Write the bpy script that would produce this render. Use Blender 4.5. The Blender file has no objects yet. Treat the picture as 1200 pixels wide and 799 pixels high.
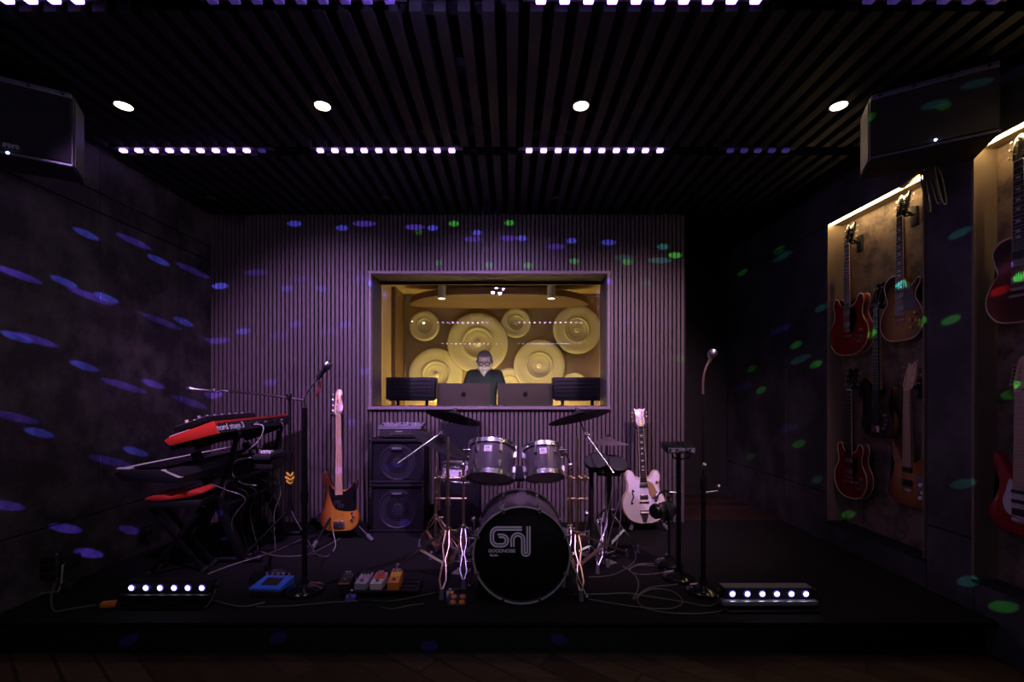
import bpy, bmesh, math, random
from mathutils import Vector, Matrix, Euler
R = math.radians
PI = math.pi
random.seed(7)
SC = bpy.context.scene
COL = SC.collection
F = 535.0          # focal length in pixels of the 1200 px wide photograph
EYE = 1.43         # eye height above the room floor
ST = 0.20          # stage top


def W(px, py, d):
    """A point of the room seen at photo pixel px, py at distance d from the camera plane."""
    return Vector(((px - 598) * d / F, d, EYE - (py - 459) * d / F))


# ------------------------------------------------------------------ materials
MATS = {}


def mat(name, col=(0.5, 0.5, 0.5), rough=0.5, metal=0.0, emit=None, strength=0.0, coat=0.0, spec=0.5,
        noise=None, bump=None):
    """noise = (scale, other colour, low, high) mixes a second colour in patches; bump = (scale, strength)."""
    m = bpy.data.materials.new(name)
    m.use_nodes = True
    nt = m.node_tree
    b = nt.nodes['Principled BSDF']
    b.inputs['Base Color'].default_value = (*col, 1)
    b.inputs['Roughness'].default_value = rough
    b.inputs['Metallic'].default_value = metal
    b.inputs['Specular IOR Level'].default_value = spec
    if coat:
        b.inputs['Coat Weight'].default_value = coat
        b.inputs['Coat Roughness'].default_value = 0.08
    if emit:
        b.inputs['Emission Color'].default_value = (*emit, 1)
        b.inputs['Emission Strength'].default_value = strength
    if noise or bump:
        tc = nt.nodes.new('ShaderNodeTexCoord')
    if noise:
        n = nt.nodes.new('ShaderNodeTexNoise')
        n.inputs['Scale'].default_value = noise[0]
        n.inputs['Detail'].default_value = 6
        n.inputs['Roughness'].default_value = 0.65
        r = nt.nodes.new('ShaderNodeValToRGB')
        r.color_ramp.elements[0].position = noise[2]
        r.color_ramp.elements[1].position = noise[3]
        r.color_ramp.elements[0].color = (*col, 1)
        r.color_ramp.elements[1].color = (*noise[1], 1)
        nt.links.new(tc.outputs['Object'], n.inputs['Vector'])
        nt.links.new(n.outputs['Fac'], r.inputs['Fac'])
        nt.links.new(r.outputs['Color'], b.inputs['Base Color'])
    if bump:
        n2 = nt.nodes.new('ShaderNodeTexNoise')
        n2.inputs['Scale'].default_value = bump[0]
        n2.inputs['Detail'].default_value = 5
        bp = nt.nodes.new('ShaderNodeBump')
        bp.inputs['Strength'].default_value = bump[1]
        bp.inputs['Distance'].default_value = 0.01
        nt.links.new(tc.outputs['Object'], n2.inputs['Vector'])
        nt.links.new(n2.outputs['Fac'], bp.inputs['Height'])
        nt.links.new(bp.outputs['Normal'], b.inputs['Normal'])
    MATS[name] = m
    return m


def burst(name, inner, mid, outer, center, sx, sz, rough=0.25):
    """A sunburst lacquer: colour rings about a point of the guitar's own face."""
    m = mat(name, inner, rough, coat=0.6)
    nt = m.node_tree
    b = nt.nodes['Principled BSDF']
    tc = nt.nodes.new('ShaderNodeTexCoord')
    mp = nt.nodes.new('ShaderNodeMapping')
    mp.vector_type = 'POINT'
    mp.inputs['Location'].default_value = (-center[0] / sx, 0, -center[1] / sz)
    mp.inputs['Scale'].default_value = (1 / sx, 0, 1 / sz)
    ln = nt.nodes.new('ShaderNodeVectorMath')
    ln.operation = 'LENGTH'
    r = nt.nodes.new('ShaderNodeValToRGB')
    e = r.color_ramp.elements
    e[0].position, e[0].color = 0.35, (*inner, 1)
    e[1].position, e[1].color = 1.0, (*outer, 1)
    k = e.new(0.75)
    k.color = (*mid, 1)
    nt.links.new(tc.outputs['Object'], mp.inputs['Vector'])
    nt.links.new(mp.outputs['Vector'], ln.inputs[0])
    nt.links.new(ln.outputs['Value'], r.inputs['Fac'])
    nt.links.new(r.outputs['Color'], b.inputs['Base Color'])
    return m


def wood_mat(name, c1, c2, scale, stretch, rough=0.5, planks=None):
    m = mat(name, c1, rough)
    nt = m.node_tree
    b = nt.nodes['Principled BSDF']
    tc = nt.nodes.new('ShaderNodeTexCoord')
    mp = nt.nodes.new('ShaderNodeMapping')
    mp.inputs['Scale'].default_value = stretch
    n = nt.nodes.new('ShaderNodeTexNoise')
    n.inputs['Scale'].default_value = scale
    n.inputs['Detail'].default_value = 6
    r = nt.nodes.new('ShaderNodeValToRGB')
    r.color_ramp.elements[0].position = 0.3
    r.color_ramp.elements[1].position = 0.7
    r.color_ramp.elements[0].color = (*c1, 1)
    r.color_ramp.elements[1].color = (*c2, 1)
    nt.links.new(tc.outputs['Object'], mp.inputs['Vector'])
    nt.links.new(mp.outputs['Vector'], n.inputs['Vector'])
    nt.links.new(n.outputs['Fac'], r.inputs['Fac'])
    out = r.outputs['Color']
    if planks:
        br = nt.nodes.new('ShaderNodeTexBrick')
        br.inputs['Scale'].default_value = planks[0]
        br.inputs['Mortar Size'].default_value = 0.008
        br.inputs['Brick Width'].default_value = planks[1]
        br.inputs['Row Height'].default_value = planks[2]
        br.inputs['Color1'].default_value = (1, 1, 1, 1)
        br.inputs['Color2'].default_value = (0.55, 0.5, 0.5, 1)
        br.inputs['Mortar'].default_value = (0.4, 0.38, 0.36, 1)
        m2 = nt.nodes.new('ShaderNodeMapping')
        m2.inputs['Rotation'].default_value = (0, 0, planks[3])
        nt.links.new(tc.outputs['Object'], m2.inputs['Vector'])
        nt.links.new(m2.outputs['Vector'], br.inputs['Vector'])
        mx = nt.nodes.new('ShaderNodeMix')
        mx.data_type = 'RGBA'
        mx.blend_type = 'MULTIPLY'
        mx.inputs['Factor'].default_value = 1
        nt.links.new(out, mx.inputs['A'])
        nt.links.new(br.outputs['Color'], mx.inputs['B'])
        out = mx.outputs['Result']
    nt.links.new(out, b.inputs['Base Color'])
    return m


def glass_mat(name):
    m = bpy.data.materials.new(name)
    m.use_nodes = True
    nt = m.node_tree
    nt.nodes.clear()
    o = nt.nodes.new('ShaderNodeOutputMaterial')
    t = nt.nodes.new('ShaderNodeBsdfTransparent')
    t.inputs['Color'].default_value = (0.94, 0.95, 0.95, 1)
    g = nt.nodes.new('ShaderNodeBsdfGlossy')
    g.inputs['Roughness'].default_value = 0.0
    fr = nt.nodes.new('ShaderNodeFresnel')
    fr.inputs['IOR'].default_value = 1.5
    mx = nt.nodes.new('ShaderNodeMixShader')
    nt.links.new(fr.outputs['Fac'], mx.inputs['Fac'])
    nt.links.new(t.outputs['BSDF'], mx.inputs[1])
    nt.links.new(g.outputs['BSDF'], mx.inputs[2])
    nt.links.new(mx.outputs['Shader'], o.inputs['Surface'])
    MATS[name] = m
    return m


mat('black', (0.012, 0.012, 0.014), 0.55)
mat('black_gloss', (0.008, 0.008, 0.009), 0.18, coat=0.4)
mat('black_metal', (0.02, 0.02, 0.022), 0.38, 0.6)
mat('rubber', (0.016, 0.016, 0.016), 0.8)
mat('grey_rubber', (0.10, 0.10, 0.11), 0.8)
mat('carpet', (0.009, 0.009, 0.0085), 0.95, noise=(60, (0.018, 0.0175, 0.0165), 0.4, 0.65), bump=(400, 0.5), spec=0.1)
mat('stage_face', (0.006, 0.006, 0.007), 0.7)
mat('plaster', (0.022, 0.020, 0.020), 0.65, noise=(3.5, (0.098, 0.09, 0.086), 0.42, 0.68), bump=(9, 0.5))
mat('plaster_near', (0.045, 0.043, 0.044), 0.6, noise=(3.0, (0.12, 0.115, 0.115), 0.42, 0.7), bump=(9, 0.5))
mat('dark_wall', (0.012, 0.012, 0.012), 0.7)
mat('ceiling_black', (0.004, 0.004, 0.004), 0.9)
mat('ceiling_slat', (0.0085, 0.0085, 0.0087), 0.7)
wood_mat('slat_wood', (0.080, 0.062, 0.062), (0.125, 0.098, 0.098), 6, (14, 14, 1.2), 0.5)
mat('slat_back', (0.006, 0.005, 0.006), 0.9)
wood_mat('trim_wood', (0.17, 0.14, 0.15), (0.23, 0.19, 0.20), 6, (2, 14, 14), 0.5)
mat('reveal', (0.035, 0.030, 0.032), 0.5)
wood_mat('oak_floor', (0.075, 0.050, 0.030), (0.13, 0.088, 0.05), 5, (2, 9, 1), 0.42, planks=(1.0, 0.9, 0.14, R(38)))
wood_mat('red_floor', (0.036, 0.020, 0.014), (0.065, 0.034, 0.024), 5, (2, 9, 1), 0.4, planks=(1.0, 1.2, 0.16, 0))
mat('chrome', (0.88, 0.88, 0.90), 0.27, 1.0)
mat('brass_chrome', (0.85, 0.64, 0.42), 0.32, 1.0)
mat('steel', (0.45, 0.45, 0.47), 0.35, 1.0)
mat('gold', (0.83, 0.60, 0.22), 0.25, 1.0)
mat('nickel', (0.62, 0.58, 0.52), 0.3, 1.0)
mat('cymbal_black', (0.010, 0.0095, 0.011), 0.6, 0.0, spec=0.3)
mat('cymbal_dark', (0.34, 0.28, 0.36), 0.42, 0.8)
mat('drum_shell', (0.092, 0.078, 0.085), 0.28, coat=0.6)
mat('drum_head', (0.30, 0.27, 0.27), 0.5)
mat('snare_head', (0.75, 0.72, 0.75), 0.5)
mat('kick_head', (0.004, 0.004, 0.0045), 0.6, spec=0.25)
mat('logo_grey', (0.86, 0.82, 0.88), 0.6)
mat('badge', (0.90, 0.86, 0.92), 0.5, 0.0)
mat('nord_red', (0.62, 0.040, 0.018), 0.42)
mat('seat_red', (0.55, 0.035, 0.022), 0.5)
mat('white', (0.80, 0.80, 0.80), 0.5)
mat('ivory', (0.78, 0.75, 0.64), 0.35)
mat('cream', (0.78, 0.62, 0.36), 0.4)
mat('maple', (0.78, 0.52, 0.30), 0.3, coat=0.3)
mat('neck_maple', (0.62, 0.42, 0.25), 0.35)
mat('rosewood', (0.055, 0.030, 0.02), 0.45)
mat('mahogany', (0.16, 0.05, 0.025), 0.4)
mat('ebony', (0.016, 0.013, 0.012), 0.4)
mat('fret_metal', (0.7, 0.68, 0.62), 0.3, 1.0)
mat('string_metal', (0.35, 0.33, 0.30), 0.3, 1.0)
mat('white_lacquer', (0.82, 0.78, 0.80), 0.22, coat=0.6)
mat('cherry', (0.30, 0.022, 0.012), 0.22, coat=0.7)
mat('cherry_side', (0.42, 0.05, 0.02), 0.3, coat=0.5)
mat('wine', (0.20, 0.012, 0.012), 0.22, coat=0.7)
mat('wine_side', (0.34, 0.035, 0.018), 0.3, coat=0.5)
mat('strat_red', (0.34, 0.014, 0.012), 0.2, coat=0.7)
mat('dark_brown', (0.03, 0.016, 0.01), 0.25, coat=0.6)
mat('amber_side', (0.42, 0.15, 0.035), 0.3, coat=0.4)
burst('burst_bass', (0.60, 0.26, 0.03), (0.36, 0.11, 0.02), (0.07, 0.02, 0.01), (0.03, 0.10), 0.18, 0.34)
burst('burst_tobacco', (0.42, 0.20, 0.05), (0.24, 0.09, 0.022), (0.03, 0.012, 0.008), (0.0, 0.15), 0.17, 0.26)
burst('burst_amber', (0.40, 0.15, 0.035), (0.28, 0.085, 0.02), (0.12, 0.03, 0.012), (0.0, 0.16), 0.17, 0.28)
burst('burst_black', (0.10, 0.02, 0.012), (0.26, 0.03, 0.014), (0.05, 0.012, 0.008), (0.0, 0.12), 0.18, 0.26)
mat('pickguard_black', (0.008, 0.008, 0.008), 0.22)
mat('pickguard_grey', (0.16, 0.16, 0.17), 0.25)
mat('pickguard_white', (0.62, 0.60, 0.57), 0.35)
mat('pickguard_gold', (0.66, 0.44, 0.16), 0.3, 0.5)
mat('amp_vinyl', (0.008, 0.0075, 0.011), 0.6, spec=0.25, bump=(300, 0.3))
mat('grille_cloth', (0.006, 0.006, 0.010), 0.75, spec=0.2, bump=(600, 0.4))
mat('cone', (0.015, 0.014, 0.024), 0.5)
mat('plate_silver', (0.5, 0.48, 0.55), 0.35, 0.6)
mat('plate_dark', (0.02, 0.02, 0.02), 0.5)
mat('mixer_silver', (0.36, 0.36, 0.42), 0.35, 0.5)
mat('imac', (0.15, 0.135, 0.085), 0.6, 0.0, spec=0.2)
mat('apple_black', (0.01, 0.01, 0.01), 0.3)
mat('fabric_disc', (0.62, 0.50, 0.27), 0.75, bump=(90, 0.15))
mat('fabric_ring', (0.56, 0.45, 0.24), 0.8)
mat('disc_rim', (0.16, 0.11, 0.07), 0.7)
mat('tan_wall', (0.42, 0.27, 0.13), 0.75)
mat('brown_panel', (0.16, 0.08, 0.04), 0.6)
mat('desk_wood', (0.30, 0.2, 0.1), 0.5)
mat('niche', (0.24, 0.17, 0.115), 0.6, noise=(8, (0.085, 0.062, 0.05), 0.44, 0.62), bump=(14, 0.4))
mat('niche_side', (0.24, 0.18, 0.12), 0.55)
mat('skin', (0.42, 0.29, 0.23), 0.55)
mat('hair', (0.10, 0.095, 0.09), 0.7)
mat('shirt', (0.0045, 0.0045, 0.005), 0.8)
mat('trousers', (0.02, 0.022, 0.03), 0.8)
mat('pedal_grey', (0.42, 0.40, 0.46), 0.4, 0.3)
mat('pedal_white', (0.60, 0.56, 0.55), 0.4)
mat('pedal_red', (0.62, 0.08, 0.03), 0.4)
mat('pedal_orange', (0.72, 0.22, 0.04), 0.4)
mat('pedal_yellow', (0.75, 0.42, 0.04), 0.4)
mat('pedal_violet', (0.14, 0.10, 0.5), 0.4)
mat('pedal_blue', (0.04, 0.16, 0.62), 0.4)
mat('cable_black', (0.012, 0.012, 0.012), 0.5)
mat('cable_grey', (0.10, 0.095, 0.085), 0.45)
mat('cable_white', (0.42, 0.40, 0.40), 0.5)
mat('cable_red', (0.5, 0.04, 0.03), 0.5)
mat('yellow_tape', (0.8, 0.5, 0.04), 0.6)
mat('mesh_grille', (0.020, 0.020, 0.026), 0.5, 0.4, bump=(700, 0.6))
mat('end_mesh_lit', (0.30, 0.28, 0.24), 0.5, 0.3, bump=(700, 0.6))  # speaker mesh with the warm light on its end put into the colour
mat('grille_rim', (0.13, 0.125, 0.16), 0.45, 0.3)
mat('cabinet_black', (0.012, 0.012, 0.014), 0.6)
mat('wire_gold', (0.5, 0.36, 0.2), 0.4, 0.7)
mat('hoop_grey', (0.42, 0.40, 0.42), 0.4)
mat('mirror', (0.9, 0.9, 0.92), 0.04, 1.0)
mat('housing', (0.05, 0.05, 0.055), 0.5)
mat('led_violet', (0.5, 0.3, 1), 0.5, emit=(0.42, 0.22, 1.0), strength=5)
mat('led_violet_dim', (0.3, 0.2, 0.6), 0.5, emit=(0.16, 0.10, 0.75), strength=0.11)
mat('led_bright', (0.5, 0.4, 1), 0.5, emit=(0.62, 0.42, 1.0), strength=17)
mat('led_lens', (0.8, 0.8, 1), 0.3, emit=(0.72, 0.70, 1.0), strength=9)
mat('led_ring', (0.2, 0.15, 0.6), 0.3, emit=(0.14, 0.09, 0.8), strength=0.30)
mat('warm_strip', (1, 0.8, 0.5), 0.5, emit=(1.0, 0.68, 0.32), strength=42)
mat('warm_lens', (1, 0.9, 0.7), 0.5, emit=(1.0, 0.80, 0.42), strength=10)
mat('ctrl_lens', (1, 0.9, 0.7), 0.5, emit=(1.0, 0.75, 0.35), strength=10)
mat('pin_lens', (0.6, 0.4, 1), 0.5, emit=(0.45, 0.30, 1.0), strength=500)
mat('blue_led', (0.3, 0.4, 1), 0.5, emit=(0.45, 0.55, 1.0), strength=6)
mat('screen_glow', (0.3, 0.3, 0.3), 0.4, emit=(0.80, 0.88, 1.0), strength=9.0)
mat('white_cyl', (0.75, 0.72, 0.66), 0.5)
glass_mat('pane_glass')

# ------------------------------------------------------------------ mesh building


class G:
    """Collects shapes, then links them as ONE mesh object."""

    def __init__(self):
        self.bm = bmesh.new()
        self.M = Matrix.Identity(4)

    def _x(self, verts, m):
        mm = self.M @ m
        for v in verts:
            v.co = mm @ v.co
        return self

    def box(self, c, s, rot=None, bev=0.0, seg=2):
        r = bmesh.ops.create_cube(self.bm, size=1.0)
        vs = r['verts']
        for v in vs:
            v.co = Vector((v.co.x * s[0], v.co.y * s[1], v.co.z * s[2]))
        m = Matrix.Translation(Vector(c))
        if rot is not None:
            m = m @ (rot if isinstance(rot, Matrix) else Euler(rot).to_matrix().to_4x4())
        if bev > 0:
            es = list({e for v in vs for e in v.link_edges})
            g = bmesh.ops.bevel(self.bm, geom=es, offset=min(bev, 0.45 * min(s)), segments=seg, affect='EDGES', profile=0.5)
            vs = list({v for f in g['faces'] for v in f.verts} | {v for v in vs if v.is_valid})
        return self._x(vs, m)

    def hull8(self, pts):
        """Six-sided solid from 8 corners: bottom ring of four then top ring of four."""
        vs = [self.bm.verts.new(self.M @ Vector(p)) for p in pts]
        for f in ((3, 2, 1, 0), (4, 5, 6, 7), (0, 1, 5, 4), (1, 2, 6, 5), (2, 3, 7, 6), (3, 0, 4, 7)):
            self.bm.faces.new([vs[i] for i in f])
        return self

    def bar(self, a, b, r, r2=None, n=12):
        return self.tube([a, b], [r, r if r2 is None else r2], n)

    def tube(self, pts, r, n=8, closed=False):
        pts = [Vector(p) for p in pts]
        k = len(pts)
        rr = r if isinstance(r, (list, tuple)) else [r] * k
        rings = []
        nrm = None
        for i, p in enumerate(pts):
            if closed:
                t = (pts[(i + 1) % k] - pts[i - 1])
            else:
                t = pts[min(i + 1, k - 1)] - pts[max(i - 1, 0)]
            t = t.normalized() if t.length > 1e-9 else Vector((0, 0, 1))
            if nrm is None:
                up = Vector((0, 0, 1)) if abs(t.z) < 0.9 else Vector((1, 0, 0))
                nrm = t.cross(up).normalized()
            else:
                nrm = (nrm - t * nrm.dot(t))
                nrm = nrm.normalized() if nrm.length > 1e-6 else t.orthogonal().normalized()
            bn = t.cross(nrm)
            rings.append([self.bm.verts.new(self.M @ (p + (nrm * math.cos(2 * PI * j / n) + bn * math.sin(2 * PI * j / n)) * rr[i])) for j in range(n)])
        for i in range(k if closed else k - 1):
            a, b = rings[i], rings[(i + 1) % k]
            for j in range(n):
                self.bm.faces.new((a[j], a[(j + 1) % n], b[(j + 1) % n], b[j]))
        if not closed:
            self.bm.faces.new(list(reversed(rings[0])))
            self.bm.faces.new(rings[-1])
        return self

    def lathe(self, prof, m=None, n=32, sx=1.0):
        m = m or Matrix.Identity(4)
        rings = []
        for (r, z) in prof:
            if r < 1e-6:
                rings.append([self.bm.verts.new(self.M @ m @ Vector((0, 0, z)))])
            else:
                rings.append([self.bm.verts.new(self.M @ m @ Vector((r * math.cos(2 * PI * j / n) * sx, r * math.sin(2 * PI * j / n), z))) for j in range(n)])
        for a, b in zip(rings, rings[1:]):
            for j in range(n):
                q = [a[j % len(a)], a[(j + 1) % len(a)], b[(j + 1) % len(b)], b[j % len(b)]]
                u = []
                for v in q:
                    if v not in u:
                        u.append(v)
                if len(u) > 2:
                    try:
                        self.bm.faces.new(u)
                    except ValueError:
                        pass
        return self

    def prism(self, pts, y0, y1, bev=0.0):
        """Outline in local x, z given thickness from y0 (front) to y1 (back), front and back edges rounded by bev."""
        n = len(pts)
        c = Vector((sum(p[0] for p in pts) / n, sum(p[1] for p in pts) / n))
        area = sum(pts[i][0] * pts[(i + 1) % n][1] - pts[(i + 1) % n][0] * pts[i][1] for i in range(n))
        if area < 0:
            pts = list(reversed(pts))

        def inset(d):
            o = []
            for i in range(n):
                a, b, c2 = Vector(pts[i - 1]), Vector(pts[i]), Vector(pts[(i + 1) % n])
                t = (c2 - a)
                t = t.normalized() if t.length > 1e-9 else Vector((1, 0))
                o.append(b + Vector((-t.y, t.x)) * d)
            return o
        layers = [(y0, bev)] if bev else [(y0, 0)]
        if bev:
            layers += [(y0 + bev * 0.3, bev * 0.3), (y0 + bev, 0), (y1 - bev, 0), (y1 - bev * 0.3, bev * 0.3), (y1, bev)]
        else:
            layers += [(y1, 0)]
        rings = []
        for y, d in layers:
            o = inset(d) if d else [Vector(p) for p in pts]
            rings.append([self.bm.verts.new(self.M @ Vector((p[0], y, p[1]))) for p in o])
        for a, b in zip(rings, rings[1:]):
            for j in range(n):
                self.bm.faces.new((a[j], a[(j + 1) % n], b[(j + 1) % n], b[j]))
        f0 = self.bm.faces.new(list(rings[0]))
        f1 = self.bm.faces.new(list(reversed(rings[-1])))
        bmesh.ops.triangulate(self.bm, faces=[f0, f1])
        return self

    def ball(self, c, r, sc=(1, 1, 1), n=16):
        g = bmesh.ops.create_uvsphere(self.bm, u_segments=n, v_segments=max(6, n // 2), radius=r)
        for v in g['verts']:
            v.co = Vector((v.co.x * sc[0], v.co.y * sc[1], v.co.z * sc[2]))
        return self._x(g['verts'], Matrix.Translation(Vector(c)))

    def done(self, name, m, parent=None, smooth=True, label=None, loc=None):
        me = bpy.data.meshes.new(name)
        bmesh.ops.recalc_face_normals(self.bm, faces=self.bm.faces[:])
        if smooth:
            for f in self.bm.faces:
                f.smooth = True
            for e in self.bm.edges:
                if len(e.link_faces) == 2 and e.calc_face_angle(0) > R(35):
                    e.smooth = False
        self.bm.to_mesh(me)
        self.bm.free()
        o = bpy.data.objects.new(name, me)
        COL.objects.link(o)
        me.materials.append(MATS[m] if isinstance(m, str) else m)
        if parent is not None:
            o.parent = parent
        if label:
            o['label'] = label
        if loc is not None:
            o.location = loc
        return o


def thing(name, label, cat, loc=(0, 0, 0), rot=(0, 0, 0), group=None):
    o = bpy.data.objects.new(name, None)
    COL.objects.link(o)
    o.empty_display_size = 0.05
    o.location = loc
    o.rotation_euler = rot
    return tag(o, label, cat, group)


def tag(o, label, cat, group=None):
    o['label'] = label
    o['category'] = cat
    if group:
        o['group'] = group
    return o


def struct(o):
    o['kind'] = 'structure'
    return o


def copy_tree(o, parent=None):
    c = o.copy()
    COL.objects.link(c)
    if parent is not None:
        c.parent = parent
    for ch in list(o.children):
        copy_tree(ch, c)
    return c


def smooth_pts(ctrl, per=6, closed=True):
    """Catmull-Rom through the control points."""
    n = len(ctrl)
    out = []
    P = [Vector(p) for p in ctrl]
    for i in range(n if closed else n - 1):
        p0 = P[(i - 1) % n] if closed else P[max(i - 1, 0)]
        p1 = P[i]
        p2 = P[(i + 1) % n]
        p3 = P[(i + 2) % n] if closed else P[min(i + 2, n - 1)]
        for k in range(per):
            t = k / per
            out.append(0.5 * ((2 * p1) + (p2 - p0) * t + (2 * p0 - 5 * p1 + 4 * p2 - p3) * t * t + (3 * p1 - p0 - 3 * p2 + p3) * t ** 3))
    if not closed:
        out.append(P[-1])
    return out


def align(direction, loc=(0, 0, 0)):
    """Matrix whose local z runs along direction."""
    d = Vector(direction).normalized()
    return Matrix.Translation(Vector(loc)) @ d.to_track_quat('Z', 'Y').to_matrix().to_4x4()


def words(name, s, size, m, parent, mtx, extrude=0.0008, align_x='CENTER', weight=0.0):
    cu = bpy.data.curves.new(name, 'FONT')
    cu.body = s
    cu.size = size
    cu.align_x = align_x
    cu.align_y = 'CENTER'
    cu.extrude = extrude
    cu.offset = weight
    tmp = bpy.data.objects.new(name + '_tmp', cu)
    COL.objects.link(tmp)
    dg = bpy.context.evaluated_depsgraph_get()
    me = bpy.data.meshes.new_from_object(tmp.evaluated_get(dg))
    bpy.data.objects.remove(tmp)
    bpy.data.curves.remove(cu)
    me.name = name
    o = bpy.data.objects.new(name, me)
    COL.objects.link(o)
    me.materials.clear()
    me.materials.append(MATS[m])
    o.parent = parent
    o.matrix_local = mtx
    return o


def disc_prof(r, h, z=0.0, bev=0.004):
    return [(0, z), (r - bev, z), (r, z + bev), (r, z + h - bev), (r - bev, z + h), (0, z + h)]


# ------------------------------------------------------------------ the room
XL, XR, YB, ZC = -2.83, 2.605, 4.31, 3.10
YR = -6.9      # far end of the audience side, behind the camera
YF = 2.502     # front edge of the stage
NICHE_Z0, NICHE_Z1 = 0.37, 2.80
N1 = (2.86, 3.74)
N2 = (1.62, 2.566)
ND = 0.12

g = G()
g.box((0, (YR + YF) / 2, -0.05), (XR - XL + 0.4, YF - YR, 0.1))
struct(g.done('floor', 'oak_floor', smooth=False))
g = G()
g.box(((XL + XR) / 2, (YF + YB) / 2, ST - 0.006), (XR - XL, YB - YF + 0.14, 0.012))
struct(g.done('floor_stage', 'carpet', smooth=False))
g = G()
g.box(((XL + XR) / 2, YF + 0.02, (ST - 0.012) / 2), (XR - XL, 0.04, ST - 0.012))
g.box(((XL + XR) / 2, YF + 0.004, ST - 0.010), (XR - XL, 0.012, 0.019))
struct(g.done('trim_stage', 'stage_face', smooth=False))
g = G()
g.box((2.13, 4.95, ST - 0.03), (1.0, 1.14, 0.05))
struct(g.done('floor_corridor', 'red_floor', smooth=False))
# rear and corridor walls
g = G()
g.box((0, YR - 0.05, 1.6), (XR - XL + 0.4, 0.1, 3.4))
struct(g.done('wall_rear', 'dark_wall', smooth=False))
g = G()
g.box((2.2, 5.54, 1.6), (1.3, 0.1, 3.4))
g.box((2.2, 5.47, 0.24), (1.3, 0.02, 0.09))
struct(g.done('wall_corridor', 'dark_wall', smooth=False))
# left wall: big plaster panels with thin dark joints
g = G()
ys = [YR, -3.0, 0.6, 3.15, 3.92, YB + 0.1]
zs = [0.0, 0.60, 2.665, 2.80, 3.3]
for a, b in zip(ys, ys[1:]):
    for c, d in zip(zs, zs[1:]):
        g.box((XL - 0.05, (a + b) / 2, (c + d) / 2), (0.1, b - a - 0.006, d - c - 0.008), bev=0.002, seg=1)
g.box((XL - 0.09, (YR + YB) / 2, 1.65), (0.1, YB - YR + 0.2, 3.3))
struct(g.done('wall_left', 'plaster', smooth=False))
# right wall: the same panels left open for two lit niches
g = G()


def rpanel(a, b, c, d):
    g.box((XR + 0.05, (a + b) / 2, (c + d) / 2), (0.1, b - a - 0.006, d - c - 0.008), bev=0.002, seg=1)


rows = [0.0, 0.60, 2.80, 3.3]
for a, b in ((YR, -2.0), (-2.0, N2[0]), (N2[1], N1[0]), (N1[1], 4.31), (4.31, 5.47)):
    for c, d in zip(rows, rows[1:]):
        rpanel(a, b, c, d)
for n in (N1, N2):
    rpanel(n[0], n[1], 0.0, NICHE_Z0)
    rpanel(n[0], n[1], NICHE_Z1, 3.3)
g.box((XR + 0.26, (YR + 5.5) / 2, 1.65), (0.1, 5.6 - YR, 3.3))
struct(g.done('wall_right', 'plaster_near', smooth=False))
for i, n in enumerate((N1, N2)):
    g = G()
    yc, h = (n[0] + n[1]) / 2, NICHE_Z1 - NICHE_Z0
    g.box((XR + ND + 0.02, yc, (NICHE_Z0 + NICHE_Z1) / 2), (0.04, n[1] - n[0], h))
    struct(g.done('wall_niche', 'niche', smooth=False))
    g = G()
    t = 0.012
    g.box((XR + ND / 2 - 0.004, n[1] - t / 2, (NICHE_Z0 + NICHE_Z1) / 2), (ND + 0.016, t, h))
    g.box((XR + ND / 2 - 0.004, n[0] + t / 2, (NICHE_Z0 + NICHE_Z1) / 2), (ND + 0.016, t, h))
    g.box((XR + ND / 2 + 0.016, yc, NICHE_Z1 - t / 2), (ND - 0.032, n[1] - n[0], t))
    struct(g.done('trim_niche', 'niche_side', smooth=False))
    g = G()
    g.box((XR + ND / 2 - 0.004, yc, NICHE_Z0 + t / 2), (ND + 0.016, n[1] - n[0], t))
    struct(g.done('trim_niche_sill', 'dark_wall', smooth=False))
    s = thing('led_strip', ('warm white light strip along the head of the niche with five guitars',
                            'warm white light strip over the cut off niche at the right edge')[i],
              'light strip', (XR + 0.006, yc, NICHE_Z1 - 0.008), group='light strips over the guitar niches')
    g = G()
    g.box((0, 0, -0.004), (0.014, n[1] - n[0] - 0.03, 0.012), bev=0.003)
    g.done('diffuser', 'warm_strip', s)
    g = G()
    g.box((0, 0, 0.006), (0.024, n[1] - n[0] - 0.02, 0.008))
    g.done('profile', 'steel', s, smooth=False)

# back wall: vertical wood slats around the window of the control room
WX0, WX1, WZ0, WZ1 = -1.32, 0.925, 1.285, 2.543
BX1 = 1.662
g = G()
pitch = 0.0393
x = XL + 0.004
while x + 0.0255 < BX1 + 0.001:
    xc = x + 0.01275
    if WX0 - 0.005 < xc < WX1 + 0.005:
        g.box((xc, YB + 0.012, (ST + WZ0) / 2), (0.0255, 0.024, WZ0 - ST))
        g.box((xc, YB + 0.012, (WZ1 + ZC + 0.2) / 2), (0.0255, 0.024, ZC + 0.2 - WZ1))
    else:
        g.box((xc, YB + 0.012, (ST + ZC + 0.2) / 2), (0.0255, 0.024, ZC + 0.2 - ST))
    x += pitch
struct(g.done('wall_back', 'slat_wood', smooth=False))
g = G()
yb = YB + 0.024 + 0.04
for (x0, x1, z0, z1) in ((XL, WX0, ST, 3.3), (WX1, BX1, ST, 3.3), (WX0, WX1, ST, WZ0), (WX0, WX1, WZ1, 3.3)):
    g.box(((x0 + x1) / 2, yb, (z0 + z1) / 2), (x1 - x0, 0.08, z1 - z0))
g.box((BX1 - 0.02, 5.0, 1.7), (0.06, 1.3, 3.2))
struct(g.done('wall_back_felt', 'slat_back', smooth=False))
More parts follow.
